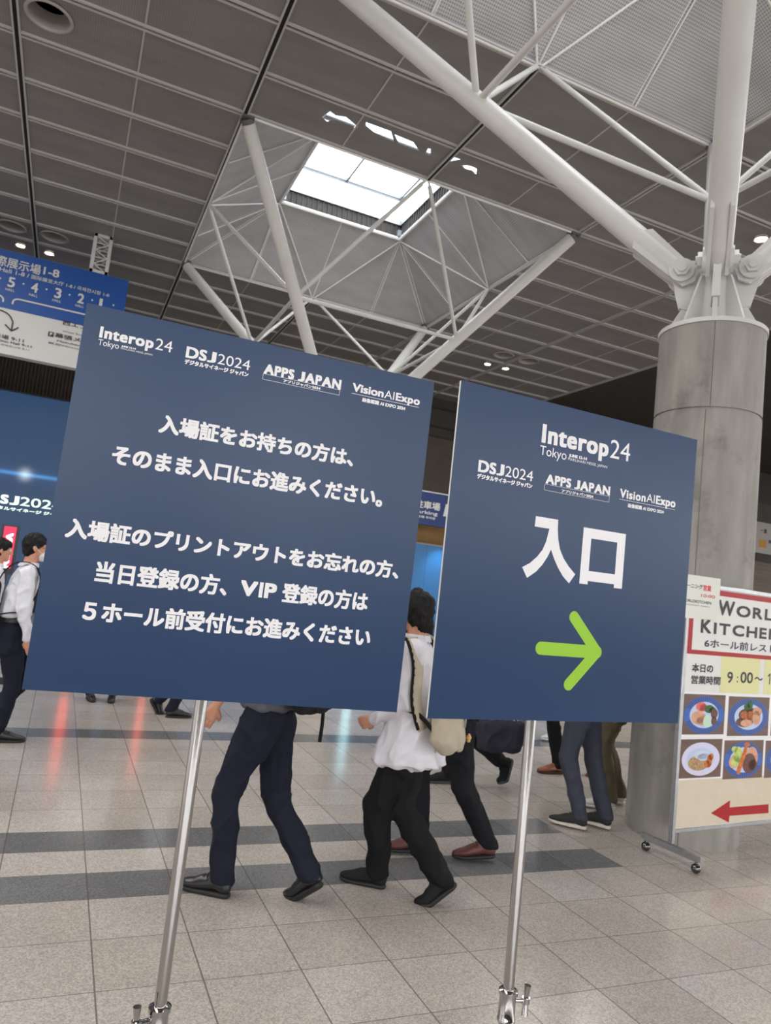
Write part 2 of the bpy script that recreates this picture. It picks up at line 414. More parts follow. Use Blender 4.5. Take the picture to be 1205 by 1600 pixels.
# ------------------------------------------------------------------ skylights: coffer, curb, glazing
glass = bpy.data.materials.new('clear_glass'); glass.use_nodes = True
n_ = glass.node_tree; n_.nodes.clear(); og = n_.nodes.new('ShaderNodeOutputMaterial'); mx = n_.nodes.new('ShaderNodeMixShader'); tr = n_.nodes.new('ShaderNodeBsdfTransparent'); gl = n_.nodes.new('ShaderNodeBsdfGlossy')
mx.inputs[0].default_value = 0.06; gl.inputs['Roughness'].default_value = 0.02; tr.inputs[0].default_value = (0.97, 0.99, 1, 1)
n_.links.new(tr.outputs[0], mx.inputs[1]); n_.links.new(gl.outputs[0], mx.inputs[2]); n_.links.new(mx.outputs[0], og.inputs[0])
curb_mat = mat('dark_curb', (0.035, 0.03, 0.028), 0.7, var=0.3, vscale=6)
frame_mat = mat('grey_aluminium', (0.35, 0.38, 0.42), 0.4, 0.5)
def skylight(idx, yc):
    root = structure(thing('window_%d' % idx, 'x', 'window')); del root['label']; del root['category']
    hx = (1.5, 7.5); hy = (yc-3, yc+3); w = 1.4; z2 = 9.42; c = Vector((4.5, yc, 0))
    Cn = [Vector((4.5+a*w, yc+b*w, z2)) for a, b in ((-1, -1), (1, -1), (1, 1), (-1, 1))]
    H = [Vector((4.5+a*3, yc+b*3, CZ)) for a, b in ((-1, -1), (1, -1), (1, 1), (-1, 1))]
    N = [(H[i]+H[(i+1) % 4])/2 for i in range(4)]
    bm = bmesh.new()
    def tri(*p):
        bm.faces.new([bm.verts.new(q) for q in p])
    ribs = bmesh.new()
    def rib(a, b, g=0.035, r=0.016):
        x, _ = basis(b-a); inn = (c + Vector((0, 0, 8.4)) - (a+b)/2); inn.normalize()
        x = (b-a).normalized().cross(inn).normalized()
        for s in ((-1, 1) if g else (0,)): tube(ribs, a + x*g*s + inn*0.01, b + x*g*s + inn*0.01, r, seg=6)
    for i in range(4):
        j = (i+1) % 4
        tri(N[i], Cn[j], Cn[i]); tri(H[i], N[i], Cn[i]); tri(N[i], H[j], Cn[j])
        rib(N[i], Cn[i]); rib(N[i], Cn[j]); rib(H[i], Cn[i]); rib(H[i], H[j], 0.03, 0.02); rib(Cn[i], Cn[j], 0.0, 0.04)
        rib((H[i]+N[i])/2, Cn[i], 0.025, 0.012); rib((N[i]+H[j])/2, Cn[j], 0.025, 0.012)
        rib(N[i], (Cn[i]+Cn[j])/2, 0.0, 0.014)
    finish('coffer_panel', bm, coffer_mat, root); finish('coffer_rib', ribs, mat('coffer_rib_paint', (0.88, 0.87, 0.86), 0.4), root)
    bm = bmesh.new(); z3 = 9.80; q = w - 0.02
    for a, b in ((0, 1), (1, 2), (2, 3), (3, 0)):
        p0, p1 = Cn[a].copy(), Cn[b].copy()
        bm.faces.new([bm.verts.new(p) for p in (p0, p1, p1 + Vector((0, 0, z3-z2)), p0 + Vector((0, 0, z3-z2)))])
        for k in range(1, 24):
            p = p0.lerp(p1, k/24); d = (c - p); d.z = 0; d.normalize()
            tube(bm, p + d*0.01, p + d*0.01 + Vector((0, 0, z3-z2-0.05)), 0.018, seg=6)
    finish('curb', bm, curb_mat, root)
    bm = bmesh.new(); fwid = 0.09
    for sx_, sy_ in ((0, -1), (0, 1)): box(bm, (4.5-w, yc+sy_*w-fwid/2, z3-0.08), (4.5+w, yc+sy_*w+fwid/2, z3+0.06))
    for s in (-1, 1): box(bm, (4.5+s*w-fwid/2, yc-w, z3-0.08), (4.5+s*w+fwid/2, yc+w, z3+0.06))
    finish('skylight_frame', bm, frame_mat, root)
    bm = bmesh.new()
    box(bm, (4.5-w, yc+0.55, z3+0.05), (4.5+w*0.72, yc+0.59, z3+0.13)); box(bm, (4.5-w, yc+0.64, z3+0.05), (4.5+w*0.72, yc+0.66, z3+0.10))
    for x in (-0.25, 0.98): box(bm, (4.5+x-0.02, yc-w, z3+0.05), (4.5+x+0.02, yc+0.62, z3+0.13))
    box(bm, (4.5+1.06, yc-w, z3+0.05), (4.5+1.10, yc+0.66, z3+0.13))
    finish('mullion', bm, frame_mat, root)
    bm = bmesh.new(); box(bm, (4.5-w, yc-w, z3+0.0), (4.5+w, yc+w, z3+0.012)); finish('pane', bm, glass, root)
    bm = bmesh.new()
    for i in range(4): box(bm, (Cn[i].x-0.1, Cn[i].y-0.1, z2+0.03), (Cn[i].x+0.1, Cn[i].y+0.1, z2+0.16))
    finish('corner_bracket', bm, frame_mat, root)
    return H, N
HN = {1: skylight(1, 4.28), 2: skylight(2, 13.28)}

# ------------------------------------------------------------------ columns with strut trees
def column(cx, cy, idx, label):
    r = 0.405; zt = 3.92
    root = thing('concrete_column', label, 'column', (cx, cy, 0)); o = Vector((cx, cy, 0))
    bm = bmesh.new()
    lathe(bm, [(r, 0), (r, 3.225)], seg=72); lathe(bm, [(r-0.012, 3.2), (r-0.012, 3.27)], seg=72); lathe(bm, [(r, 3.243), (r, zt)], seg=72); finish('shaft', bm, concrete, root)
    for dg_, z0, z1 in ((222, 0.0, 3.22), (226, 3.25, zt)):
        a_ = math.radians(dg_); d = Vector((math.cos(a_), math.sin(a_), 0)); s = Vector((-d.y, d.x, 0))
        bm = bmesh.new(); prism(bm, [(-0.003, z0), (0.003, z0), (0.003, z1), (-0.003, z1)], (Vector((0, 0, 0)), s, Vector((0, 0, 1)), d), r-0.01, r+0.0012); finish('form_seam', bm, mat('seam_grey', (0.16, 0.15, 0.135), 0.9), root)
    bm = bmesh.new(); lathe(bm, [(r+0.012, zt), (r+0.012, zt+0.035)], seg=64); finish('cap_plate', bm, white_steel, root)
    H, N = HN[idx]; zp = 4.48
    bm = bmesh.new(); lathe(bm, [(0.15, zt+0.03), (0.13, zt+0.3), (0.12, 4.62), (0.10, 4.66)], seg=24)
    for i in range(4):
        d = (H[i] - o); d.z = 0; d.normalize(); s = Vector((-d.y, d.x, 0))
        fr = (Vector((0, 0, 0)), d, Vector((0, 0, 1)), s)
        prism(bm, [(0.02, zt+0.03), (0.37, zt+0.03), (0.36, zt+0.06), (0.10, zt+0.52), (0.02, zt+0.60)], fr, -0.018, 0.018)
        prism(bm, [(0.05, zt+0.20), (0.27, zt+0.26), (0.36, zp+0.05), (0.27, zp+0.12), (0.05, zp+0.10)], fr, -0.03, 0.03)
    for k in range(4):
        a = k*PI/2; d = Vector((math.cos(a), math.sin(a), 0)); s = Vector((-d.y, d.x, 0))
        prism(bm, [(0.05, zt+0.03), (0.33, zt+0.03), (0.16, zt+0.50), (0.05, zt+0.55)], (Vector((0, 0, 0)), d, Vector((0, 0, 1)), s), -0.012, 0.012)
    finish('base_bracket', bm, white_steel, root)
    P = []
    for i in range(4):
        d = (H[i] - o); d.z = 0; d.normalize(); s = Vector((-d.y, d.x, 0))
        a = d*0.27 + Vector((0, 0, zp)); b = H[i] - o; b = b - (b-a).normalized()*0.10
        ax = (b-a).normalized()
        bm = bmesh.new(); tube(bm, a + ax*0.10, b - ax*0.05, 0.103, seg=28); tube(bm, a - ax*0.05, a + ax*0.10, 0.085, 0.103, seg=28)
        up = s.cross(ax)
        for t_ in (-0.07, 0.07):
            fr = (a, ax, up, s)
            prism(bm, [(-0.10, -0.085), (0.45, -0.11), (0.55, 0), (0.45, 0.11), (-0.10, 0.085), (-0.14, 0)], fr, t_-0.015, t_+0.015)
        st = finish('strut', bm, white_steel, root)
        bm = bmesh.new()
        for sg in (-1, 1):
            tube(bm, a + s*sg*0.085, a + s*sg*0.115, 0.10, seg=28); tube(bm, a + s*sg*0.115, a + s*sg*0.15, 0.065, seg=6); tube(bm, a + s*sg*0.15, a + s*sg*0.165, 0.035, seg=20)
        finish('pin_bolt', bm, white_steel, st)
        bm = bmesh.new(); tube(bm, b - ax*0.06, b + ax*0.02, 0.088, seg=20); box(bm, tuple(b - Vector((0.09, 0.09, 0.0))), tuple(b + Vector((0.09, 0.09, 0.09)))); finish('end_bracket', bm, mat('strut_end_steel', (0.12, 0.12, 0.12), 0.6), st)
        P.append(a + (b-a)*((1.53-0.19)/(2.9-0.19)))
    for i in range(4):
        j = (i+1) % 4
        bm = bmesh.new(); tube(bm, P[i], P[j], 0.034, seg=12); finish('tie', bm, white_steel, root)
        for q in (i, j):
            e_ = N[i] - o; e_ = e_ + (P[q]-e_).normalized()*0.12
            bm = bmesh.new(); tube(bm, P[q], e_, 0.034, seg=12); tube(bm, e_, e_ - (P[q]-e_).normalized()*0.08, 0.02, seg=10); finish('brace', bm, white_steel, root)
    return root
column(4.6, 4.37, 1, 'round concrete column topped by white steel struts, behind the menu board')
column(4.5, 13.28, 2, 'farther column whose white struts fan out under the skylight, above the large text sign')

# ------------------------------------------------------------------ ceiling fittings
lamp_glow = mat('lamp_glow', (1.0, 0.86, 0.62), 0.5, emit=16)
ring_mat = mat('ring_paint', (0.40, 0.37, 0.35), 0.5); well_mat = mat('ring_well', (0.10, 0.095, 0.09), 0.7)
def fitting(x, y, r, lit, label, group):
    t_ = thing('downlight' if lit else 'ceiling_ring', label, 'ceiling light' if lit else 'ceiling fitting', (x, y, CZ), 0, group)
    bm = bmesh.new()
    if lit:
        lathe(bm, [(r, -0.001), (r+0.02, -0.03), (r, -0.035), (r*0.82, -0.01)], seg=28, caps=False); finish('bezel', bm, ring_mat, t_)
        bm = bmesh.new(); lathe(bm, [(0.001, -0.02), (r*0.8, -0.016), (r*0.8, -0.008)], seg=24); finish('lamp', bm, lamp_glow, t_)
        l = bpy.data.lights.new('lamp_light', 'SPOT'); l.energy = 90; l.spot_size = 2.2; l.spot_blend = 0.8; l.color = (1, 0.86, 0.68); l.shadow_soft_size = 0.1
        lo = bpy.data.objects.new('lamp_light', l); COL.objects.link(lo); lo.location = (x, y, CZ-0.06)
    else:
        lathe(bm, [(r-0.03, 0.0), (r+0.01, -0.002), (r+0.02, -0.022), (r, -0.035), (r-0.02, -0.032), (r-0.035, 0.0)], seg=40, caps=False); finish('rim', bm, ring_mat, t_)
        bm = bmesh.new(); lathe(bm, [(r-0.035, -0.01), (r-0.035, 0.20)], seg=40, caps=False); finish('well', bm, mat('well_paint', (0.42, 0.40, 0.38), 0.5), t_)
        bm = bmesh.new(); lathe(bm, [(0.001, 0.20), (r-0.03, 0.20)], seg=40); finish('well_top', bm, black_void, t_)
fitting(-1.816, 17.70, 0.10, True, 'small lit downlight above the blue hanging sign, nearer the left edge', 'lit downlights')
fitting(-1.235, 17.72, 0.10, True, 'small lit downlight above the blue hanging sign, right one of the pair', 'lit downlights')
fitting(10.16, 17.62, 0.10, True, 'small lit downlight left in the pair above the arrow sign', 'lit downlights')
fitting(10.754, 17.615, 0.10, True, 'small lit downlight right in the pair above the arrow sign', 'lit downlights')
fitting(10.08, 8.65, 0.11, True, 'lit downlight right of the concrete column top', 'lit downlights')
fitting(-1.11, 9.733, 0.27, False, 'large round ceiling opening with white rim at the top left', 'round ceiling rings')
fitting(-1.938, 16.744, 0.27, False, 'round white ring on ceiling at far left above the lit lamps', 'round ceiling rings')
fitting(-1.119, 16.721, 0.27, False, 'round white ring on ceiling beside the dark ceiling slot', 'round ceiling rings')
fitting(10.078, 16.669, 0.27, False, 'left of two round rings above the arrow sign', 'round ceiling rings')
fitting(10.847, 16.611, 0.27, False, 'right of two round rings above the arrow sign', 'round ceiling rings')

# rest of the hall behind and beside the camera: piers with glazed bays between them
pier_mat = mat('pier_brown', (0.10, 0.085, 0.07), 0.7, var=0.15, vscale=2)
bm = bmesh.new()
for i in range(-5, 9): box(bm, (i*5.0-1.2, -13.6, 0), (i*5.0+1.2, -13, CZ))
box(bm, (-27, -13.6, 6.4), (45, -13.05, CZ)); box(bm, (-27, -13.6, 0), (45, -13.05, 2.3)); structure(finish('wall_front', bm, pier_mat))  # low band across the bays added to darken reflections in the lower signs
bm = bmesh.new()
for i in range(-2, 4): box(bm, (-22.6, i*6.0-1.8, 0), (-22, i*6.0+1.8, CZ))
box(bm, (-22.6, -13, 6.0), (-22.05, 22, CZ)); structure(finish('wall_left', bm, pier_mat))
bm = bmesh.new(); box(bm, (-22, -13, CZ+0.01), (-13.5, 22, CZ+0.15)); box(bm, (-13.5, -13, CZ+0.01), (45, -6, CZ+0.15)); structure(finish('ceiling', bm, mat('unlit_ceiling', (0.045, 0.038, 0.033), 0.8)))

# ------------------------------------------------------------------ the two sign boards on chrome stands
def sframe(cx, cy, cz, yaw, tilt, roll):
    ex = Vector((math.cos(yaw), math.sin(yaw), 0)); n = Vector((math.sin(yaw), -math.cos(yaw), 0)); up = Vector((0, 0, 1))
    up2 = math.cos(tilt)*up + math.sin(tilt)*n; n2 = math.cos(tilt)*n - math.sin(tilt)*up
    e2 = math.cos(roll)*ex + math.sin(roll)*up2; u3 = -math.sin(roll)*ex + math.cos(roll)*up2
    return Vector((cx, cy, cz)), e2, u3, n2

def logos(root, fr, rows, box_, line_, thin):
    """four event marks as white lettering"""
    marks = {'event_mark': rows[0:5], 'signage_mark': rows[5:8], 'apps_mark': rows[8:10], 'vision_mark': rows[10:14]}
    for nm, rs in marks.items():
        bm = bmesh.new()
        for (txt, x0, y0, x1, y1, b, cap) in rs:
            if txt in ('DSJ', 'APPS JAPAN'): put_caps(bm, fr, txt, x0, y0, x1, y1, (b*0.65, b*0.45), 0.03)
            else: put_text(bm, fr, txt, x0, y0, x1, y1, (b, b*0.6) if cap else b, cap, track=1.12 if b > 0.001 and cap else 1.0)
        if nm == 'apps_mark':
            x0, y0, x1, y1 = box_
            for a, b in (((x0, y0), (x1, y0)), ((x1, y0), (x1, y1)), ((x1, y1), (x0, y1)), ((x0, y1), (x0, y0))): strip(bm, fr, a, b, thin)
        if nm == 'vision_mark': strip(bm, fr, line_[0], line_[1], thin*1.3)
        finish('event_mark', bm, white_print, root)

def sign(name, label, fr, w, h, pole_u, ring_z, knob_side, lean):
    c = fr[0]; base = c + fr[1]*pole_u; base = Vector((base.x, base.y + 0.03, 0))
    root = thing(name, label, 'sign', (base.x, base.y, 0))
    fr = (c - base, fr[1], fr[2], fr[3])
    bm = bmesh.new(); prism(bm, [(-w/2, -h/2), (w/2, -h/2), (w/2, h/2), (-w/2, h/2)], fr, -0.0075, -0.0002)
    bmesh.ops.bevel(bm, geom=bm.edges[:], offset=0.001, segments=1, affect='EDGES'); finish('board', bm, board_core, root)
    bm = bmesh.new(); prism(bm, [(-w/2, -h/2), (w/2, -h/2), (w/2, h/2), (-w/2, h/2)], fr, -0.0002, 0.0002); finish('printed_face', bm, navy_board, root)
    top = fr[0].z + h/2 - 0.12
    bm = bmesh.new(); tube(bm, (lean, 0, ring_z), (0, 0, top), 0.0125, seg=32); finish('upper_pole', bm, chrome, root)
    bm = bmesh.new(); tube(bm, (lean*1.6, 0, 0.03), (lean, 0, ring_z), 0.0165, seg=32); finish('lower_pole', bm, chrome, root)
    bm = bmesh.new(); lathe(bm, [(0.0165, -0.058), (0.021, -0.056), (0.021, -0.05), (0.019, -0.047), (0.019, 0.0), (0.022, 0.002), (0.022, 0.010), (0.0135, 0.013)], (lean, 0, ring_z), seg=32); cl = finish('clamp_collar', bm, chrome, root)
    bm = bmesh.new(); s = knob_side; y = -0.004; z = ring_z - 0.012; x = lean
    tube(bm, (x+s*0.018, y, z), (x+s*0.043, y-0.006, z), 0.0055, seg=14)
    tube(bm, (x+s*0.043, y-0.006, z-0.006), (x+s*0.043, y-0.006, z+0.006), 0.0095, seg=16)
    tube(bm, (x+s*0.043, y-0.006, z), (x+s*0.045, y-0.006, z+0.032), 0.005, 0.008, seg=14); tube(bm, (x+s*0.043, y-0.006, z), (x+s*0.043, y-0.006, z-0.032), 0.005, 0.008, seg=14)
    finish('wing_knob', bm, chrome, cl)
    bm = bmesh.new(); lathe(bm, [(0.20, 0.0), (0.20, 0.006), (0.17, 0.018), (0.05, 0.028), (0.03, 0.045)], (lean*1.6, 0, 0), seg=48); finish('base_disc', bm, chrome, root)
    for dz_ in (0.10, 0.45):
        bm = bmesh.new(); box(bm, (-0.03, -0.022, top-dz_), (0.03, 0.012, top-dz_+0.04)); finish('mounting_clip', bm, steel, root)
    return root, fr

B = 0.0032
fr1 = sframe(0.3429, 1.5072, 1.713, -0.0591, -0.0007, -0.0106)
root, fr = sign('sign_stand', 'large square navy sign with five lines of white text on a chrome pole', fr1, 0.75, 0.748, -0.043, 0.735, -1, -0.004)
logos(root, fr, [
    ('Interop', -0.3436, 0.3111, -0.2412, 0.3337, 0.0014, True), ('24', -0.2376, 0.3113, -0.2047, 0.3342, -0.0, True), ('Tokyo', -0.3435, 0.2960, -0.3047, 0.3079, 0, True),
    ('JUNE 12-14', -0.3003, 0.3014, -0.2730, 0.3051, 0.0003, True), ('MAKUHARI MESSE, JAPAN', -0.3006, 0.2968, -0.2404, 0.3002, 0, True),
    ('DSJ', -0.1771, 0.3080, -0.1161, 0.3314, 0.0020, True), ('2024', -0.1125, 0.3090, -0.0454, 0.3304, 0, True), ('デジタルサイネージ ジャパン', -0.1772, 0.2940, -0.0463, 0.3048, 0.0005, False),
    ('APPS JAPAN', -0.0155, 0.3092, 0.1557, 0.3310, 0.0022, True), ('アプリジャパン2024', 0.0280, 0.2988, 0.1108, 0.3062, 0.0003, False),
    ('Vision', 0.1819, 0.3125, 0.2559, 0.3309, 0.0010, True), ('AI', 0.2579, 0.3121, 0.2817, 0.3306, 0, True), ('Expo', 0.2853, 0.3121, 0.3444, 0.3302, 0.0011, True),
    ('画像認識 AI EXPO 2024', 0.2080, 0.2931, 0.3113, 0.3029, 0.0004, False)],
    (-0.0158, 0.2968, 0.1545, 0.3088), ((0.182, 0.3072), (0.3436, 0.3072)), 0.0007)
for pieces in ([('入場証をお持ちの方は、', -0.2074, 0.1448, 0.2050, 0.1840, 0.0015)], [('そのまま入口にお進みください。', -0.2854, 0.0672, 0.2829, 0.1069, 0.0015)],
               [('入場証のプリントアウトをお忘れの方、', -0.3460, -0.0857, 0.3412, -0.0469, 0.0015)],
               [('当日登録の方、', -0.2812, -0.1636, -0.0280, -0.1220, 0.0014), ('VIP', -0.0014, -0.1585, 0.0743, -0.1270, 0.0020), ('登録の方は', 0.0865, -0.1636, 0.2778, -0.1220, 0.0014)],
               [('５ホール前受付にお進みください', -0.2923, -0.2395, 0.2934, -0.1984, 0.0015)]):
    for t_ in pieces:
        bm = bmesh.new()
        if t_[0] == 'VIP': put_caps(bm, fr, *t_, gap=0.06)
        else: put_text(bm, fr, *t_)
        finish('message_line', bm, white_print, root)

fr2 = sframe(1.1382, 1.4505, 1.7106, 0.0416, 0.0077, 0.0048)
root, fr = sign('sign_stand', 'square navy sign with two large characters and a green arrow on a chrome pole', fr2, 0.75, 0.752, -0.080, 0.715, 1, 0.006)
logos(root, fr, [
    ('Interop', -0.1390, 0.2756, 0.0691, 0.3208, 0.0028, True), ('24', 0.0749, 0.2758, 0.1409, 0.3219, 0, True), ('Tokyo', -0.1407, 0.2460, -0.0608, 0.2683, 0, True),
    ('JUNE 12-14', -0.0534, 0.2556, 0.0029, 0.2631, 0.0006, True), ('MAKUHARI MESSE, JAPAN', -0.0551, 0.2467, 0.0691, 0.2533, 0, True),
    ('DSJ', -0.3085, 0.1770, -0.2370, 0.2042, 0.0024, True), ('2024', -0.2336, 0.1781, -0.1543, 0.2027, 0, True), ('デジタルサイネージ ジャパン', -0.3092, 0.1609, -0.1542, 0.1731, 0.0006, False),
    ('APPS JAPAN', -0.1164, 0.1800, 0.0847, 0.2029, 0.0023, True), ('アプリジャパン2024', -0.0664, 0.1654, 0.0321, 0.1736, 0.0003, False),
    ('Vision', 0.1173, 0.1812, 0.2047, 0.2034, 0.0011, True), ('AI', 0.2077, 0.1824, 0.2365, 0.2042, 0, True), ('Expo', 0.2409, 0.1817, 0.3106, 0.2044, 0.0013, True),
    ('画像認識 AI EXPO 2024', 0.1469, 0.1594, 0.2715, 0.1702, 0.0004, False)],
    (-0.1178, 0.1636, 0.0837, 0.1782), ((0.117, 0.1764), (0.3105, 0.1764)), 0.0007)
iri = [(-0.1355, 0.0985), (-0.0693, 0.0986), (-0.0679, 0.0749), (-0.0643, 0.0522), (-0.0563, 0.0285), (-0.0432, 0.0083), (-0.0255, -0.0095), (-0.0038, -0.0261), (-0.0205, -0.0496), (-0.0404, -0.0348), (-0.057, -0.0163), (-0.0719, 0.0051), (-0.0831, 0.0254), (-0.0903, 0.0088), (-0.104, -0.0127), (-0.1213, -0.0316), (-0.1456, -0.0487), (-0.1619, -0.0254), (-0.1408, -0.0133), (-0.1217, 0.0039), (-0.1077, 0.0217), (-0.0993, 0.0422), (-0.093, 0.0737), (-0.1364, 0.0738)]
bm = bmesh.new(); prism(bm, iri, fr, 0.0003, 0.0006)
for a in ([(0.0109, 0.091), (0.1478, 0.091), (0.1478, 0.0665), (0.0109, 0.0665)], [(0.0109, 0.0665), (0.037, 0.0665), (0.037, -0.0466), (0.0109, -0.0466)],
          [(0.1215, 0.0665), (0.1478, 0.0665), (0.1478, -0.0472), (0.1215, -0.0472)], [(0.037, -0.0135), (0.1215, -0.0135), (0.1215, -0.0382), (0.037, -0.0382)]): prism(bm, a, fr, 0.0003, 0.0006)
finish('entrance_lettering', bm, white_print, root)
bm = bmesh.new()
def capsule(a, b, r, r2=None):
    a, b = Vector(a), Vector(b); d = (b-a); th = math.atan2(d.y, d.x); pts = []
    for i in range(13): t_ = th + PI/2 + PI*i/12; pts.append((a.x + r*math.cos(t_), a.y + r*math.sin(t_)))
    for i in range(13): t_ = th - PI/2 + PI*i/12; pts.append((b.x + (r2 or r)*math.cos(t_), b.y + (r2 or r)*math.sin(t_)))
    return pts
prism(bm, capsule((-0.0879, -0.2085), (0.083, -0.2085), 0.0155), fr, 0.0003, 0.0008)
prism(bm, capsule((0.0038, -0.129), (0.083, -0.2085), 0.0145), fr, 0.0003, 0.0007)
prism(bm, capsule((0.004, -0.2893), (0.083, -0.2085), 0.0145), fr, 0.0003, 0.0006)
finish('arrow', bm, green_print, root)

# ------------------------------------------------------------------ menu board on casters
ang = math.radians(6.5); mo = Vector((3.985, 3.85, 0))
root = thing('menu_board', 'wheeled menu board with red border, dish photos and a red arrow', 'menu board', tuple(mo), ang)
MF = (Vector((0, 0, 0)), Vector((1, 0, 0)), Vector((0, 0, 1)), Vector((0, -1, 0)))
MW = 1.52
paper = mat('white_paper', (0.78, 0.77, 0.74), 0.6); cream = mat('cream_panel', srgb(214, 201, 178), 0.55, var=0.03); red_p = mat('red_print', srgb(170, 24, 30), 0.5)
yel = mat('pale_yellow_card', srgb(226, 222, 165), 0.6)
bm = bmesh.new(); box(bm, (0.0, -0.012, 0.20), (MW, 0.012, 1.86)); finish('board', bm, paper, root)
bm = bmesh.new()
box(bm, (-0.024, -0.017, 0.12), (0.008, 0.017, 1.885)); box(bm, (MW-0.008, -0.017, 0.12), (MW+0.024, 0.017, 1.885)); box(bm, (0.008, -0.017, 1.852), (MW-0.008, 0.017, 1.882)); box(bm, (0.008, -0.017, 0.19), (MW-0.008, 0.017, 0.216))
bmesh.ops.bevel(bm, geom=bm.edges[:], offset=0.003, segments=1, affect='EDGES'); finish('frame', bm, steel, root)
for x in (-0.008, MW+0.008):
    bm = bmesh.new(); prism(bm, [(-0.24, 0.115), (0.24, 0.115), (0.24, 0.085), (0.20, 0.075), (-0.20, 0.075), (-0.24, 0.085)], (Vector((x, 0, 0)), Vector((0, 1, 0)), Vector((0, 0, 1)), Vector((1, 0, 0))), -0.016, 0.016)
    ft = finish('foot_bar', bm, steel, root)
    for y in (-0.2, 0.2):
        bm = bmesh.new(); bmesh.ops.create_uvsphere(bm, u_segments=20, v_segments=14, radius=0.031, matrix=Matrix.Translation((x, y, 0.032)))
        for f in bm.faces: f.smooth = True
        tube(bm, (x, y, 0.05), (x, y, 0.09), 0.010, seg=12); finish('caster', bm, mat('dark_chrome_ball', (0.14, 0.14, 0.145), 0.12, 1.0), ft)
bz = 0.0125
FR = (Vector((0, -bz, 0)), MF[1], MF[2], MF[3])
bm = bmesh.new()
for a in ((0.008, 1.81, MW-0.008, 1.848), (0.008, 1.385, MW-0.008, 1.415), (0.008, 1.415, 0.058, 1.81), (MW-0.058, 1.415, MW-0.008, 1.81)): prism(bm, [(a[0], a[1]), (a[2], a[1]), (a[2], a[3]), (a[0], a[3])], FR, 0, 0.0008)
finish('red_border', bm, red_p, root)
bm = bmesh.new(); fz = (Vector((0, -bz-0.0012, 0)), MF[1], MF[2], MF[3])
put_caps(bm, fz, 'W', 0.318, 1.674, 0.505, 1.782, 0.004); put_caps(bm, fz, 'ORLD', 0.531, 1.677, 1.13, 1.760, 0.004, 0.14); finish('title_lettering', bm, black_print, root); bm = bmesh.new()
put_caps(bm, fz, 'K', 0.142, 1.536, 0.255, 1.630, 0.004); put_caps(bm, fz, 'ITCHEN', 0.285, 1.536, 1.07, 1.617, 0.004, 0.14)
finish('title_lettering', bm, black_print, root)
bm = bmesh.new(); put_text(bm, fz, '6ホール前レストラン', 0.193, 1.438, 1.25, 1.499, 0.0013); finish('subtitle_lettering', bm, mat('indigo_print', (0.02, 0.018, 0.06), 0.5), root)
bm = bmesh.new()
for a in ((0.39, 1.13, 0.845, 1.384), (0.905, 1.13, 1.40, 1.384)): prism(bm, [(a[0], a[1]), (a[2], a[1]), (a[2], a[3]), (a[0], a[3])], FR, 0, 0.0008)
finish('time_card', bm, yel, root)
bm = bmesh.new()
put_text(bm, fz, '本日の', 0.074, 1.262, 0.302, 1.322, 0.0018); put_text(bm, fz, '営業時間', 0.074, 1.181, 0.39, 1.240, 0.0018)
finish('hours_heading', bm, black_print, root); bm = bmesh.new()
put_text(bm, fz, '9', 0.466, 1.199, 0.53, 1.279, 0.002); put_text(bm, fz, ':', 0.578, 1.205, 0.590, 1.25, 0.001); put_text(bm, fz, '00', 0.618, 1.204, 0.765, 1.284, 0.002); put_text(bm, fz, '～', 0.785, 1.228, 0.885, 1.253, 0.0015)
finish('hours_lettering', bm, black_print, root)
bm = bmesh.new(); strip(bm, fz, (0.972, 1.204), (0.972, 1.284), 0.013); strip(bm, fz, (0.974, 1.281), (0.946, 1.262), 0.010); finish('hours_lettering', bm, black_print, root)
bm = bmesh.new(); prism(bm, [(0.012, 0.218), (MW-0.012, 0.218), (MW-0.012, 0.535), (0.012, 0.535)], FR, 0, 0.0006); finish('cream_panel', bm, cream, root)
bm = bmesh.new(); prism(bm, [(0.375, 0.300), (0.58, 0.377), (0.581, 0.328), (1.04, 0.328), (1.045, 0.264), (0.584, 0.270), (0.581, 0.224)], fz, 0, 0.0004); finish('red_arrow', bm, mat('deep_red_print', srgb(172, 16, 22), 0.5), root)

wood_bg = mat('photo_table_brown', srgb(98, 70, 56), 0.4, var=0.25, vscale=6, stretch=(0.5, 1, 3))
blue_rim = mat('photo_plate_blue', srgb(40, 92, 178), 0.35); dark_blue = mat('photo_stripe_navy', srgb(22, 40, 100), 0.4); pale = mat('photo_plate_pale', srgb(190, 205, 235), 0.35)
lilac = mat('photo_bowl_white', srgb(215, 212, 238), 0.35); orange = mat('photo_fried_orange', srgb(205, 112, 40), 0.5, var=0.3, vscale=40); brown = mat('photo_sauce_brown', srgb(96, 44, 24), 0.4, var=0.3, vscale=40)
pink = mat('photo_pink', srgb(226, 110, 100), 0.5, var=0.2, vscale=40); leaf = mat('photo_green', srgb(40, 92, 36), 0.5, var=0.4, vscale=40); tan = mat('photo_tan', srgb(214, 160, 130), 0.5, var=0.15, vscale=30)
lime = mat('photo_lettuce', srgb(196, 212, 120), 0.5, var=0.2, vscale=40); noodle = mat('photo_noodle', srgb(176, 140, 100), 0.5, var=0.45, vscale=60); mint = mat('photo_pale_green', srgb(196, 224, 196), 0.5)
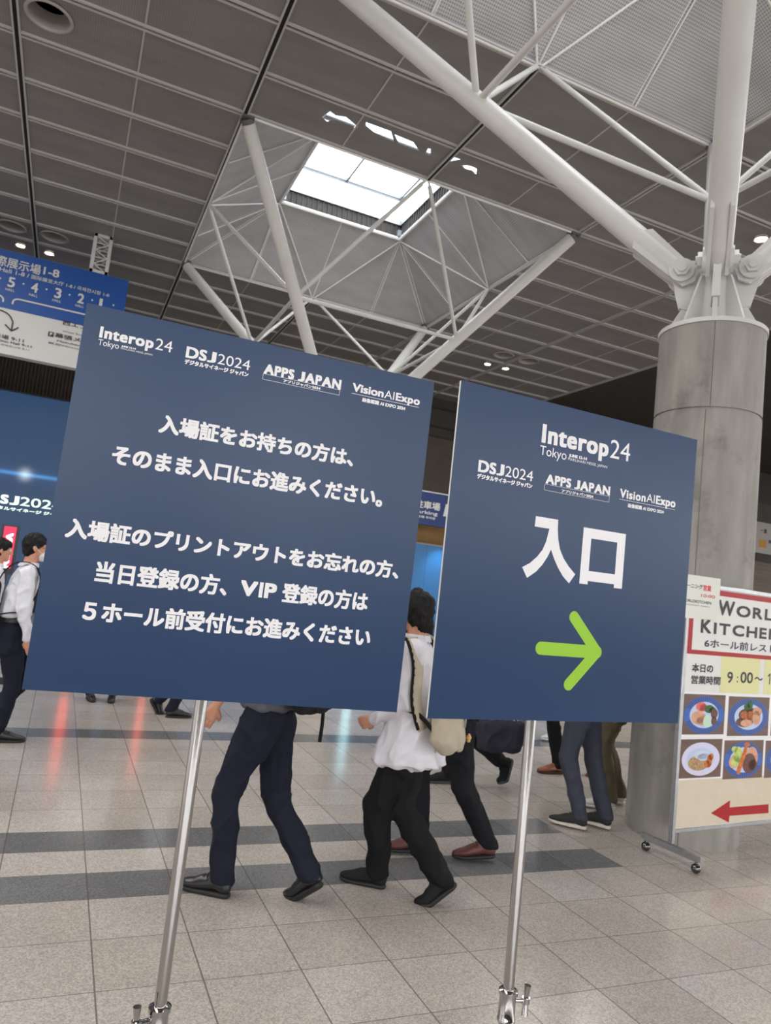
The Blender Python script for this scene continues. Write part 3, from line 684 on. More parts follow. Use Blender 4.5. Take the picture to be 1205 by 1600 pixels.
def dish(x0, y0, x1, y1, kind):
    k = 0.0008
    bm = bmesh.new(); prism(bm, [(x0, y0), (x1, y0), (x1, y1), (x0, y1)], FR, 0, 0.0010); ph = finish('dish_photo', bm, wood_bg, root)
    cx, cy = (x0+x1)/2, (y0+y1)/2 - 0.004; rx, ry = (x1-x0)*0.48, (y1-y0)*0.47
    lay = [0.0012]
    def put(name, pts, m):
        b2 = bmesh.new(); f2 = (FR[0] + FR[3]*lay[0], FR[1], FR[2], FR[3]); lay[0] += 0.00012
        for p in (pts if isinstance(pts[0], list) else [pts]): flat_poly(b2, f2, p, 0.0)
        finish(name, b2, m, ph)
    E = lambda dx, dy, a, b, n=24: ellipse(cx + dx*rx, cy + dy*ry, a*rx, b*ry, n)
    if kind == 'white':
        put('bowl', E(0, 0, 0.95, 0.92, 48), lilac); put('bowl_rim', E(-0.02, 0, 0.70, 0.62, 40), pale)
        put('noodles', E(-0.12, -0.22, 0.52, 0.42), noodle); put('topping', [E(0.0, 0.22, 0.36, 0.24), E(0.1, 0.1, 0.3, 0.2)], mat('photo_daikon', srgb(205, 215, 236), 0.5)); put('fried_topping', [E(0.42, -0.12, 0.14, 0.36), E(0.34, -0.3, 0.16, 0.2), E(0.5, 0.1, 0.12, 0.2)], orange)
        return
    put('plate', E(0, 0, 1, 1, 56), blue_rim)
    st = []
    for i in range(56):
        a = 2*PI*i/56
        if abs(math.sin(a)) < 0.35 and kind != 'b': continue
        w_ = 0.025
        st.append([(cx + rx*r*math.cos(a+s), cy + ry*r*math.sin(a+s)) for r, s in ((0.98, -w_), (0.98, w_), (0.74, w_), (0.74, -w_))])
    put('plate_stripe', st, dark_blue)
    put('plate_centre', E(0, 0, 0.72, 0.70, 48), pale)
    if kind == 'a':
        put('meat_slice', [E(-0.28, -0.14, 0.36, 0.36), E(-0.1, -0.3, 0.26, 0.26)], tan); put('red_garnish', [E(-0.18, 0.44, 0.26, 0.24), E(-0.05, 0.38, 0.2, 0.2)], pink)
        put('greens', [E(0.24, 0.32, 0.24, 0.22), E(0.4, 0.26, 0.18, 0.18)], leaf); put('fried_pieces', [E(0.5, 0.08, 0.18, 0.26), E(0.5, -0.3, 0.14, 0.26)], brown); put('egg_slice', E(0.16, -0.34, 0.2, 0.34), mint)
    elif kind == 'b':
        put('meat_slice', [E(-0.1, 0.1, 0.42, 0.36), E(-0.2, -0.28, 0.44, 0.28), E(0.12, 0.2, 0.3, 0.3)], brown); put('fried_pieces', [E(-0.22, 0.1, 0.22, 0.2), E(0.06, 0.06, 0.16, 0.26), E(-0.02, -0.2, 0.2, 0.14)], mat('photo_grilled', srgb(178, 100, 50), 0.5, var=0.4, vscale=50)); put('rice', [E(0.42, 0.3, 0.24, 0.24), E(-0.1, -0.34, 0.3, 0.2), E(0.4, -0.05, 0.2, 0.4)], tan); put('greens', [E(0.04, 0.66, 0.14, 0.26), E(-0.12, 0.56, 0.16, 0.18)], leaf)
    else:
        put('rice', [E(0.42, 0.1, 0.34, 0.62), E(-0.5, -0.1, 0.26, 0.36)], tan); put('greens', [E(-0.32, 0.3, 0.24, 0.44), E(-0.42, -0.05, 0.24, 0.3), E(-0.5, 0.6, 0.16, 0.16)], lime); put('sauce', [E(0.3, -0.2, 0.36, 0.56), E(0.5, -0.3, 0.24, 0.3)], brown)
        put('fried_prawn', [capsule((cx-0.24*rx, cy-0.62*ry), (cx+0.08*rx, cy+0.62*ry), 0.11*rx, 0.09*rx), E(0.14, 0.85, 0.16, 0.12)], orange)
    return
bm = bmesh.new()
for a in ((0.0, 0.818, MW-0.02, 1.126), (0.0, 0.500, MW-0.02, 0.815)): prism(bm, [(a[0]+0.002, a[1]), (a[2], a[1]), (a[2], a[3]), (a[0]+0.002, a[3])], FR, 0, 0.0005)
finish('photo_sheet', bm, white_print, root)
dish(0.012, 0.838, 0.462, 1.112, 'a'); dish(0.500, 0.826, 0.985, 1.106, 'b'); dish(1.018, 0.826, 1.48, 1.106, 'a')
dish(0.010, 0.545, 0.455, 0.806, 'white'); dish(0.480, 0.525, 0.940, 0.796, 'c'); dish(0.966, 0.520, 1.44, 0.790, 'b')
# paper notice clipped over the corner of the board
pr = thing('paper_notice', 'white paper notice taped over the top left corner of the menu board', 'notice', tuple(mo), ang)
PF = (Vector((0, -0.019, 0)), MF[1], MF[2], MF[3])
bm = bmesh.new(); prism(bm, [(-0.12, 1.625), (0.32, 1.635), (0.315, 1.930), (-0.12, 1.926)], PF, 0, 0.0015); finish('sheet', bm, mat('notice_paper', (0.74, 0.75, 0.68), 0.6), pr)
PF2 = (Vector((0, -0.021, 0)), MF[1], MF[2], MF[3])
bm = bmesh.new(); put_text(bm, PF2, 'モーニング', -0.09, 1.836, 0.122, 1.868, 0.0008); put_text(bm, PF2, 'WORLDKITCHEN', -0.10, 1.738, 0.226, 1.758, 0.0005); put_text(bm, PF2, 'RESTAURANT  ORIENT', -0.08, 1.716, 0.219, 1.724, 0.0); finish('notice_lettering', bm, black_print, pr)
bm = bmesh.new(); put_text(bm, PF2, '営業', 0.130, 1.828, 0.217, 1.870, 0.0012); put_text(bm, PF2, '10:00', 0.112, 1.784, 0.262, 1.806, 0.0004); finish('notice_red_lettering', bm, mat('notice_red', srgb(214, 50, 50), 0.5), pr)

# ------------------------------------------------------------------ hanging signs and screens in the back
sign_blue = mat('wayfinding_blue', srgb(6, 72, 150), 0.45); sign_white = mat('wayfinding_white', (0.62, 0.62, 0.61), 0.5); dkprint = mat('wayfinding_dark', (0.03, 0.03, 0.035), 0.5)
HY = 16.1
root = thing('hanging_sign', 'long blue and white hall direction sign hanging from the ceiling', 'sign', (-1.6, HY, 0))
def HP(x, z): return (x+1.6, z)
HF = (Vector((0, -0.13, 0)), Vector((1, 0, 0)), Vector((0, 0, 1)), Vector((0, -1, 0)))
bm = bmesh.new(); box(bm, (-3.9, -0.12, 6.24), (2.04, 0.12, 7.40)); finish('blue_panel', bm, sign_blue, root)
bm = bmesh.new(); box(bm, (-3.9, -0.118, 5.34), (2.03, 0.118, 6.24)); finish('white_panel', bm, sign_white, root)
bm = bmesh.new()
def HT(txt, x0, z0, x1, z1, b=0.0, cap=False): put_text(bm, HF, txt, x0+1.6, z0, x1+1.6, z1, b, cap, 0.002)
HT('国際展示場', -2.22, 7.055, -1.215, 7.262, 0.003); HT('1-8', -1.165, 7.093, -0.875, 7.250, 0.005, True)
HT('Exhibition Hall 1-8 /', -2.55, 6.95, -1.40, 7.03, 0.0015, True); HT('国际展览大厅 1-8 / 국제전시장 1-8', -1.36, 6.945, 0.105, 7.03, 0.001)
for d_, x in (('6', -2.17), ('5', -1.752), ('4', -1.334), ('3', -0.905), ('2', -0.475), ('1', -0.06)):
    HT(d_, x, 6.680, x+(0.06 if d_ == '1' else 0.125), 6.882, 0.006, True); HT('HALL', x-0.02, 6.597, x+0.14, 6.648, 0.001, True)
    flat_poly(bm, HF, ellipse(x+0.275+1.6, 6.805, 0.018, 0.018, 16), 0.002)
def arcline(pts, w):
    for a, b in zip(pts[:-1], pts[1:]): strip(bm, HF, a, b, w, 0.002)
q = [(-1.611+1.6, 6.35)] + [(-1.50+1.6 - 0.11*math.cos(t_*PI/12), 6.40 + 0.075*math.sin(t_*PI/12)) for t_ in range(7)] + [(1.9+1.6, 6.475)]
arcline(q, 0.03); arcline([(-2.2, 6.47)] + [(-1.88+1.6 + 0.10*math.sin(t_*PI/12), 6.39 + 0.08*math.cos(t_*PI/12)) for t_ in range(7)] + [(-1.78+1.6, 6.35)], 0.03)
finish('white_lettering', bm, sign_white, root)
bm = bmesh.new()
def HT2(txt, x0, z0, x1, z1, b=0.0, cap=False): put_text(bm, (HF[0] , HF[1], HF[2], HF[3]), txt, x0+1.6, z0, x1+1.6, z1, b, cap, 0.002)
HT = HT2
arcline([(-2.1+1.6, 5.85), (-2.09+1.6, 6.05)] + [(-1.83+1.6 - 0.26*math.cos(t_*PI/12), 6.0 + 0.18*math.sin(t_*PI/12)) for t_ in range(2, 12)] + [(-1.553+1.6, 6.0), (-1.553+1.6, 5.82)], 0.028)
arcline([(-1.678+1.6, 5.92), (-1.553+1.6, 5.815), (-1.438+1.6, 5.915)], 0.028)
HT('国際展示場 9-11', -2.25, 5.627, -1.31, 5.715, 0.0015); HT('Exhibition Hall 9-11', -2.0, 5.565, -1.16, 5.61, 0.0015, True); HT('国际展览大厅 국제전시장 9-11', -2.2, 5.49, -1.19, 5.53, 0.0)
HT('西エントランス', -0.675, 6.165, 0.42, 6.26, 0.002); HT('West Entrance / 西入口', -0.65, 6.02, 0.3, 6.06, 0.0)
HT('幕張メッセ駐車場', -0.78, 5.88, 0.55, 5.975, 0.002); HT('Makuhari Messe Parking', -0.725, 5.80, 0.5, 5.835, 0.001, True); HT('幕张Messe停车场 주차장', -0.885, 5.725, 0.5, 5.765, 0.0)
flat_poly(bm, HF, [(-0.902+1.6, 5.872), (-0.800+1.6, 5.872), (-0.800+1.6, 5.972), (-0.902+1.6, 5.972)], 0.002)
finish('dark_lettering', bm, dkprint, root)
bm = bmesh.new(); put_text(bm, HF, 'P', -0.872+1.6, 5.892, -0.825+1.6, 5.955, 0.004, True, 0.004); finish('parking_letter', bm, sign_white, root)
for hx in (-0.165, -3.2):
    bm = bmesh.new(); x = hx + 1.6
    for dx in (-0.15, 0.15):
        for dy in (-0.10, 0.10): box(bm, (x+dx-0.035, dy-0.03, 7.40), (x+dx+0.035, dy+0.03, CZ))
    for z in (7.43, CZ-0.03): box(bm, (x-0.18, -0.13, z-0.03), (x+0.18, 0.13, z+0.03))
    for dy in (-0.10, 0.10):
        for k in range(5):
            z0 = 7.44 + k*0.15; a, b = (-0.13, 0.13) if k % 2 else (0.13, -0.13)
            tube(bm, (x+a, dy, z0), (x+b, dy, z0+0.15), 0.013, seg=8); tube(bm, (x-0.13, dy, z0+0.15), (x+0.13, dy, z0+0.15), 0.011, seg=8)
    finish('lattice_hanger', bm, mat('hanger_paint', (0.62, 0.61, 0.60), 0.5), root)

# screen wall with the show mark and a streak of light
root = thing('screen_wall', 'large glowing blue screen wall with a light streak at the left edge', 'screen', (-2.2, 21.5, 0))
bm = bmesh.new(); box(bm, (-7, 0.0, 0), (4.2, 0.35, 5.72)); finish('screen_frame', bm, mat('screen_case', (0.02, 0.02, 0.025), 0.5), root)
scr = bpy.data.materials.new('screen_image'); scr.use_nodes = True; n = scr.node_tree; b = n.nodes['Principled BSDF']; L = n.links.new
t_ = n.nodes.new('ShaderNodeTexCoord'); s_ = n.nodes.new('ShaderNodeSeparateXYZ'); L(t_.outputs['Object'], s_.inputs[0])
def M_(op, a, c=None):
    x = n.nodes.new('ShaderNodeMath'); x.operation = op
    for i, v in enumerate((a, c)):
        if v is None: continue
        if isinstance(v, (int, float)): x.inputs[i].default_value = v
        else: L(v, x.inputs[i])
    return x.outputs[0]
dz = M_('SUBTRACT', s_.outputs[2], 3.55); dx = M_('SUBTRACT', s_.outputs[0], 0.98)
core = M_('POWER', 2.718, M_('MULTIPLY', M_('MULTIPLY', dz, dz), -420.0)); halo = M_('POWER', 2.718, M_('MULTIPLY', M_('MULTIPLY', dz, dz), -30.0))
spot = M_('POWER', 2.718, M_('MULTIPLY', M_('ADD', M_('MULTIPLY', dz, dz), M_('MULTIPLY', dx, dx)), -50.0))
fade = M_('POWER', 2.718, M_('MULTIPLY', M_('ABSOLUTE', dx), -0.5))
cb = n.nodes.new('ShaderNodeCombineColor')
def chan(base, a, h_, sp): return M_('ADD', M_('ADD', base, M_('MULTIPLY', M_('MULTIPLY', core, fade), a)), M_('ADD', M_('MULTIPLY', M_('MULTIPLY', halo, fade), h_), M_('MULTIPLY', spot, sp)))
L(chan(0.022, 0.10, 0.005, 0.65), cb.inputs[0]); L(chan(0.07, 0.35, 0.03, 0.7), cb.inputs[1]); L(chan(0.165, 0.75, 0.10, 0.6), cb.inputs[2])
b.inputs['Base Color'].default_value = (0.01, 0.01, 0.012, 1); b.inputs['Roughness'].default_value = 0.5
L(cb.outputs[0], b.inputs['Emission Color']); b.inputs['Emission Strength'].default_value = 0.42
bm = bmesh.new(); box(bm, (-6.95, -0.01, 0.05), (4.15, 0.0, 5.67)); finish('display', bm, scr, root)
glow = mat('screen_lettering_glow', (0.75, 0.92, 0.82), 0.5, emit=0.5)
SF = (Vector((0, -0.014, 0)), Vector((1, 0, 0)), Vector((0, 0, 1)), Vector((0, -1, 0)))
bm = bmesh.new(); put_caps(bm, SF, 'DSJ', -2.04+2.2, 2.715, -1.26+2.2, 2.955, (0.016, 0.012), 0.06); put_text(bm, SF, '2024', -1.23+2.2, 2.725, -0.22+2.2, 2.955, 0.004, True); put_text(bm, SF, 'デジタルサイネージ ジャパン', -2.04+2.2, 2.555, -0.05+2.2, 2.655, 0.005)
finish('screen_lettering', bm, glow, root)

def kiosk(x, y, rgb, glyphs, label, grp=None, w=0.20, zt=1.872, em=0.6, zb=0.55):
    root = thing('signage_kiosk', label, 'display', (x, y, 0), 0, grp)
    dk = mat('kiosk_black', (0.012, 0.012, 0.014), 0.4)
    bm = bmesh.new(); box(bm, (-w/2, -0.03, zb), (w/2, 0.03, zt)); finish('housing', bm, dk, root)
    bm = bmesh.new(); box(bm, (-w/2+0.033, -0.034, zb+0.07), (w/2-0.033, -0.031, zt-0.018)); finish('display', bm, mat('kiosk_%d_%d_%d' % tuple(int(c*255) for c in rgb), rgb, 0.4, emit=em), root)
    bm = bmesh.new(); box(bm, (-w/2-0.1, -0.2, 0), (w/2+0.1, 0.2, 0.02)); box(bm, (-0.04, -0.03, 0.02), (0.04, 0.03, zb)); finish('stand', bm, dk, root)
    if glyphs:
        bm = bmesh.new(); kf = (Vector((0, -0.035, 0)), Vector((0, 0, -1)), Vector((1, 0, 0)), Vector((0, -1, 0)))
        put_text(bm, kf, glyphs, -1.775, -0.036, -1.35, 0.042, 0.008, True, 0.0008); finish('display_lettering', bm, mat('kiosk_white', (0.9, 0.9, 0.9), 0.5, emit=0.9), root)
kiosk(-0.628, 10.0, srgb(214, 36, 76), 'VISION', 'narrow standing screen with red picture behind the two men at left', zb=1.28, em=0.45)
kiosk(0.32, 12.5, (1.0, 0.10, 0.07), None, 'red standing screen behind the large square sign, left one', None, 0.20, 1.9, 0.8)
kiosk(1.50, 12.8, (1.0, 0.13, 0.08), None, 'red standing screen behind the large square sign, right one', None, 0.18, 1.9, 0.65)
kiosk(5.35, 13.4, (0.45, 0.85, 1.0), None, 'pale blue standing screen behind the large square sign', None, 0.24, 2.0, 0.8)

# blue parking sign, booth wall, small white sign at right
root = thing('hanging_sign', 'dark blue parking sign seen in the gap between the two boards', 'sign', (10.3, 20.5, 0))
bm = bmesh.new(); box(bm, (-2.2, -0.08, 3.70), (1.3, 0.08, 4.73)); finish('blue_panel', bm, mat('parking_blue', srgb(10, 44, 106), 0.45), root)
bm = bmesh.new(); box(bm, (-2.2, -0.09, 4.73), (1.3, 0.09, 4.765)); finish('top_rail', bm, sign_white, root)
PFm = (Vector((0, -0.083, 0)), Vector((1, 0, 0)), Vector((0, 0, 1)), Vector((0, -1, 0)))
bm = bmesh.new(); put_text(bm, PFm, '駐車場', -0.62, 4.20, 0.27, 4.45, 0.007); put_text(bm, PFm, 'Parking', -0.62, 4.04, 0.2, 4.15, 0.004, True); put_text(bm, PFm, '停车场 주차장', -0.62, 3.90, 0.14, 3.98, 0.003); put_text(bm, PFm, 'P', 0.40, 4.06, 0.72, 4.45, 0.03, True, slant=0.15)
finish('white_lettering', bm, sign_white, root)
bm = bmesh.new()
for x in (-1.8, 0.9): tube(bm, (x, 0, 4.76), (x, 0, CZ), 0.02, seg=8)
finish('hanger_rod', bm, mat('hanger_dark', (0.05, 0.05, 0.05), 0.5), root)
root = thing('partition_wall', 'bright blue exhibition partition in the gap between the two boards', 'partition', (9.5, 20.9, 0))
bm = bmesh.new()
for i in range(7): box(bm, (-6.2+i*1.8, 0, 0), (-6.2+i*1.8+1.794, 0.06, 3.12))
finish('panel', bm, mat('booth_blue', srgb(30, 108, 168), 0.35, var=0.08, vscale=1.0), root)
bm = bmesh.new(); box(bm, (-6.22, -0.02, 3.12), (6.42, 0.08, 3.17)); finish('top_rail', bm, mat('rail_grey', (0.25, 0.25, 0.25), 0.5), root)
l = bpy.data.lights.new('booth_spot', 'SPOT'); l.energy = 60; l.spot_size = 1.2; l.spot_blend = 1; l.color = (0.75, 0.9, 1)
lo = bpy.data.objects.new('booth_spot', l); COL.objects.link(lo); lo.location = (10.95, 20.2, 3.5); lo.rotation_euler = (math.radians(25), 0, 0)
root = thing('hanging_sign', 'small white sign with orange mark right of the concrete column', 'sign', (24.4, 20, 0))
bm = bmesh.new(); box(bm, (-0.9, -0.06, 4.50), (2.6, 0.06, 5.68)); finish('panel', bm, mat('right_sign_white', (0.40, 0.37, 0.34), 0.5), root)
RF = (Vector((0, -0.063, 0)), Vector((1, 0, 0)), Vector((0, 0, 1)), Vector((0, -1, 0)))
bm = bmesh.new(); flat_poly(bm, RF, [(-0.12, 5.28), (0.03, 5.28), (0.03, 5.44), (-0.12, 5.44)], 0.002); strip(bm, RF, (-0.3, 5.37), (-0.16, 5.37), 0.03, 0.002); put_text(bm, RF, '屋外展示場', 0.14, 4.92, 1.3, 5.06, 0.006); finish('dark_lettering', bm, dkprint, root)
bm = bmesh.new(); flat_poly(bm, RF, [(-0.36, 4.72), (0.05, 4.72), (0.05, 5.02), (-0.36, 5.02)], 0.002); finish('orange_mark', bm, mat('orange_print', srgb(190, 130, 30), 0.5), root)
bm = bmesh.new()
for x in (-0.6, 2.3): tube(bm, (x, 0, 5.68), (x, 0, CZ), 0.02, seg=8)
finish('hanger_rod', bm, mat('hanger_dark', (0.05, 0.05, 0.05), 0.5), root)

# ------------------------------------------------------------------ people
UP = Vector((0, 0, 1))
skin_m = mat('skin', srgb(206, 150, 124), 0.55, var=0.06, vscale=20, spec=0.3)
hair_m = mat('black_hair', (0.008, 0.007, 0.007), 0.6, spec=0.25, bump=0.6, bscale=160, stretch=(1, 1, 0.25))
eye_m = mat('eye_white', (0.75, 0.73, 0.70), 0.2); iris_m = mat('iris_dark', (0.015, 0.01, 0.008), 0.2); lip_m = mat('lips', srgb(176, 104, 92), 0.5)
def cloth(name, col, rough=0.85): return mat(name, col, rough, var=0.08, vscale=14, bump=0.15, bscale=220, spec=0.2)

def ik(a, b, l1, l2, pole):
    d = b-a; D = min(d.length, (l1+l2)*0.999); u = d.normalized()
    x = (l1*l1 - l2*l2 + D*D)/(2*D); h = math.sqrt(max(l1*l1 - x*x, 0)); p = (pole - u*pole.dot(u)).normalized()
    return a + u*x + p*h

def hand(bm, wrist, d, palm_n, s, curl, side):
    """palm, four separate bent fingers of unequal length and a thumb from the side of the palm"""
    d = d.normalized(); n = (palm_n - d*palm_n.dot(d)).normalized(); t = d.cross(n)*side     # t points to the thumb side
    L = 0.088*s; k = wrist + d*L
    hull(bm, [(wrist, 0.022*s), (wrist + d*0.03*s + t*0.018*s, 0.016*s), (k + t*0.028*s - d*0.008*s, 0.0125*s), (k - t*0.030*s - d*0.014*s, 0.0115*s)])
    for i, (o, ln) in enumerate(((0.030, 0.072), (0.010, 0.080), (-0.010, 0.074), (-0.029, 0.058))):
        p = k + t*o*s - d*(0.006 + 0.006*(i == 3))*s; a = curl*0.5; r = 0.0088*s - 0.0008*s*(i == 3)
        for seg, fr_ in enumerate((0.45, 0.32, 0.26)):
            q = p + (d*math.cos(a) + n*math.sin(a))*ln*s*fr_; hull(bm, [(p, r), (q, r*0.92)]); p = q; r *= 0.92; a += curl
    p = wrist + d*0.022*s + t*0.024*s; q = p + (d*0.72 + t*0.6 + n*0.25).normalized()*0.038*s; w_ = q + (d*0.9 + t*0.12 + n*0.42).normalized()*0.032*s
    hull(bm, [(p, 0.0125*s), (q, 0.0105*s)]); hull(bm, [(q, 0.0105*s), (w_, 0.0088*s)])

def shoe(root, base, ball, yaw_, ph, s, style, mats, seed):
    f = Vector((-math.sin(yaw_), math.cos(yaw_), 0)); r = Vector((math.cos(yaw_), math.sin(yaw_), 0))
    ff = f*math.cos(ph) - UP*math.sin(ph); fu = UP*math.cos(ph) + f*math.sin(ph)      # heel up
    Bs = (r, ff, fu)
    def P(x, y, z): return ball + r*x*s + ff*(y*s) + fu*z*s
    def T(x, y, z):   # toe end stays on the ground when the heel is up
        return ball + r*x*s + (f*math.cos(ph*0.35) - UP*math.sin(ph*0.35))*y*s + (UP*math.cos(ph*0.35) + f*math.sin(ph*0.35))*z*s
    m_up, m_sole = mats
    st = 0.024 if style == 'sneaker' else 0.012
    bm = bmesh.new()
    hull(bm, [(P(0, -0.150, st), (0.033, 0.032, 0.018)), (P(0.004, -0.06, st), (0.033, 0.03, 0.016)), (P(0, 0.0, st), (0.044, 0.03, 0.017))], Bs)
    hull(bm, [(P(0, 0.0, st), (0.044, 0.03, 0.017)), (T(0, 0.05, st), (0.042, 0.03, 0.016)), (T(0.002, 0.080, st+0.003), (0.028, 0.022, 0.014))], Bs)
    if style == 'dress': hull(bm, [(P(0, -0.150, 0.014), (0.033, 0.032, 0.016)), (P(0, -0.115, 0.014), (0.033, 0.02, 0.016))], Bs)
    so = fuse('shoe_sole', bm, m_sole, None, 0.0055, 2, base)
    bm = bmesh.new(); hi = 0.045 if style == 'dress' else 0.055
    hull(bm, [(P(0, -0.150, st+0.035), (0.036, 0.032, 0.034)), (P(0, -0.145, st+0.072), (0.030, 0.026, 0.018)), (P(0, -0.085, st+0.05), (0.036, 0.03, 0.035)), (P(0, -0.075, st+0.078), (0.028, 0.025, 0.014))], Bs)
    hull(bm, [(P(0, -0.085, st+0.045), (0.036, 0.03, 0.035)), (P(0, -0.03, st+0.048), (0.034, 0.03, 0.028)), (P(0, 0.005, st+0.03), (0.045, 0.03, 0.028))], Bs)
    hull(bm, [(P(0, 0.0, st+0.03), (0.045, 0.03, 0.028)), (T(0, 0.045, st+0.024), (0.042, 0.03, 0.022)), (T(0.002, 0.080, st+0.018), (0.028, 0.02, 0.016))], Bs)
    sh = fuse('shoe', bm, m_up, root, 0.0055, 3, base)
    so.parent = sh
    if style != 'plain':
        bm = bmesh.new()
        for k in range(4):
            y = -0.055 + k*0.017; z = st + 0.084 - k*0.0085
            tube(bm, P(-0.022, y, z-0.010), P(0.0, y+0.004, z), 0.0035, seg=6); tube(bm, P(0.0, y+0.004, z), P(0.022, y, z-0.010), 0.0035, seg=6)
        l_ = finish('laces', bm, mats[0] if style == 'dress' else mat('lace_dark', (0.03, 0.03, 0.03), 0.8), sh)
        for v in l_.data.vertices: v.co -= base
    return P(0, -0.125, st+0.085)

def person(label, pos, th, H, feet, hands, top, bottom, shoes, lean=0.03, sleeve='long', hem=-0.02, wide=1.0, hair='short', pelvis_drop=0.03, look=0.0, detail=True, fold=0.010, girth=1.0, tieit=False, hip_shift=(0, 0), voxel=0.0062, chin=0.0, build=1.0):
    s = H/1.72; base = Vector((pos[0], pos[1], 0))
    root = thing('person', label, 'person', tuple(base))
    f = Vector((-math.sin(th), math.cos(th), 0)); r = Vector((math.cos(th), math.sin(th), 0))
    pel = base + UP*(0.93*s - pelvis_drop) + r*hip_shift[0] + f*hip_shift[1]; axis = (UP + f*lean*2).normalized()
    waist = pel + axis*0.14*s; chest = pel + axis*0.34*s; nb = pel + axis*0.525*s
    shl = [nb - axis*0.055*s + r*sg*0.175*s*build for sg in (-1, 1)]
    Bd = (r, f, axis)
    hf = (f*math.cos(look) + r*math.sin(look)).normalized(); hr = Vector((hf.y, -hf.x, 0)); hfd = (hf - UP*chin).normalized(); hu = hr.cross(hfd).normalized(); Bh = (hr, hfd, hu)
    hc = nb + axis*0.12*s + UP*0.045*s + hf*0.025*s
    ank = []; idx = seed = int(abs(pos[0]*37 + pos[1]*91)) % 97
    for i, ft in enumerate(feet):
        ball = Vector(ft[0:3]); a = shoe(root, base, ball, ft[3], ft[4], s, shoes[0], shoes[1], seed); ank.append(a)
    hips = [pel + r*sg*0.088*s - UP*0.035*s for sg in (-1, 1)]
    knees = [ik(hips[i], ank[i], 0.408*s, 0.402*s, f + r*(0.10 if i else -0.10)) for i in (0, 1)]
    wr = []; elb = []
    for i, hd in enumerate(hands):
        if hd is None: hd = shl[i] - UP*0.53*s + r*(0.05 if i else -0.05) + f*0.03
        w_ = Vector(hd); sh_ = shl[i]
        if (w_-sh_).length > 0.535*s: w_ = sh_ + (w_-sh_).normalized()*0.535*s
        wr.append(w_); elb.append(ik(sh_, w_, 0.285*s, 0.255*s, -f + r*(0.5 if i else -0.5)))
    # body: one continuous surface
    bm = bmesh.new()
    hull(bm, [(hc + hu*0.022*s - hfd*0.008*s, (0.074*s, 0.092*s, 0.088*s)), (hc + hfd*0.03*s - hu*0.03*s, (0.058*s, 0.058*s, 0.06*s))], Bh)
    hull(bm, [(hc + hfd*0.03*s - hu*0.03*s, (0.058*s, 0.056*s, 0.05*s)), (hc + hfd*0.055*s - hu*0.098*s, (0.028*s, 0.026*s, 0.018*s))], Bh)
    hull(bm, [(hc + hfd*0.083*s + hu*0.008*s, 0.010*s), (hc + hfd*0.104*s - hu*0.032*s, (0.014*s, 0.012*s, 0.010*s)), (hc + hfd*0.080*s - hu*0.036*s, 0.014*s)], Bh)
    for sg in (-1, 1):
        hull(bm, [(hc + hr*sg*0.074*s - hu*0.002*s - hfd*0.008*s, (0.010*s, 0.020*s, 0.026*s)), (hc + hr*sg*0.070*s - hu*0.028*s, (0.009*s, 0.010*s, 0.012*s))], Bh)
        hull(bm, [(hc + hr*sg*0.018*s + hu*0.022*s + hfd*0.080*s, 0.008*s), (hc + hr*sg*0.048*s + hu*0.020*s + hfd*0.064*s, 0.008*s)], Bh)
    hull(bm, [(nb - axis*0.02*s, (0.056*s, 0.056*s, 0.03*s)), (hc - hu*0.055*s - hfd*0.012*s, (0.052*s, 0.056*s, 0.03*s))], Bd)
    hull(bm, [(nb - axis*0.04*s, (0.07*s, 0.06*s, 0.03*s)), (chest, (0.135*s*girth, 0.085*s*girth, 0.08*s)), (shl[0], 0.046*s), (shl[1], 0.046*s)], Bd)
    hull(bm, [(chest, (0.135*s*girth, 0.085*s*girth, 0.08*s)), (waist, (0.115*s*girth, 0.08*s*girth, 0.05*s))], Bd)
    hull(bm, [(waist, (0.115*s*girth, 0.08*s*girth, 0.05*s)), (pel - UP*0.02, (0.135*s*girth, 0.088*s*girth, 0.07*s))], Bd)
    for i in (0, 1):
        hull(bm, [(shl[i], 0.047*s), (elb[i], 0.036*s)]); hull(bm, [(elb[i], 0.037*s), (wr[i], 0.024*s)])
        hull(bm, [(hips[i], 0.072*s), (knees[i], 0.05*s)]); hull(bm, [(knees[i], 0.05*s), (ank[i], 0.034*s)])
        sg = 1 if i else -1; d = (wr[i]-elb[i]).normalized()
        hand(bm, wr[i], d, (-r*sg*0.8 + f*0.35 if abs(d.z) > 0.6 else (UP*0.2 - r*sg).normalized()), s, 0.30 if abs(d.z) > 0.6 else 0.8, 1 if i == 0 else -1)
    fuse('body', bm, skin_m, root, voxel if detail else 0.010, 2, base)
    # face
    if detail:
        be = bmesh.new(); bi = bmesh.new()
        for sg in (-1, 1):
            p = hc + hr*sg*0.032*s + hu*0.004*s + hfd*0.0795*s - base
            bmesh.ops.create_uvsphere(be, u_segments=14, v_segments=10, radius=0.0125*s, matrix=Matrix.Translation(p)); bmesh.ops.create_uvsphere(bi, u_segments=12, v_segments=8, radius=0.0066*s, matrix=Matrix.Translation(p + hfd*0.0072*s))
        ew = finish('eyes', be, eye_m, root, True); finish('irises', bi, iris_m, ew, True)
        bm = bmesh.new(); hull(bm, [(hc - hu*0.062*s + hfd*0.082*s + hr*sg*0.02*s - base, (0.008*s, 0.008*s, 0.006*s)) for sg in (-1, 0, 1)], Bh); finish('mouth', bm, lip_m, root, True)
    # hair
    bm = bmesh.new()
    hull(bm, [(hc + hu*0.040*s - hfd*0.018*s, (0.088*s, 0.098*s, 0.086*s))], Bh)
    hull(bm, [(hc + hu*0.02*s - hfd*0.038*s, (0.087*s, 0.078*s, 0.085*s)), (hc - hu*(0.045 if hair == 'short' else 0.075)*s - hfd*0.050*s, (0.066*s, 0.048*s, 0.05*s))], Bh)
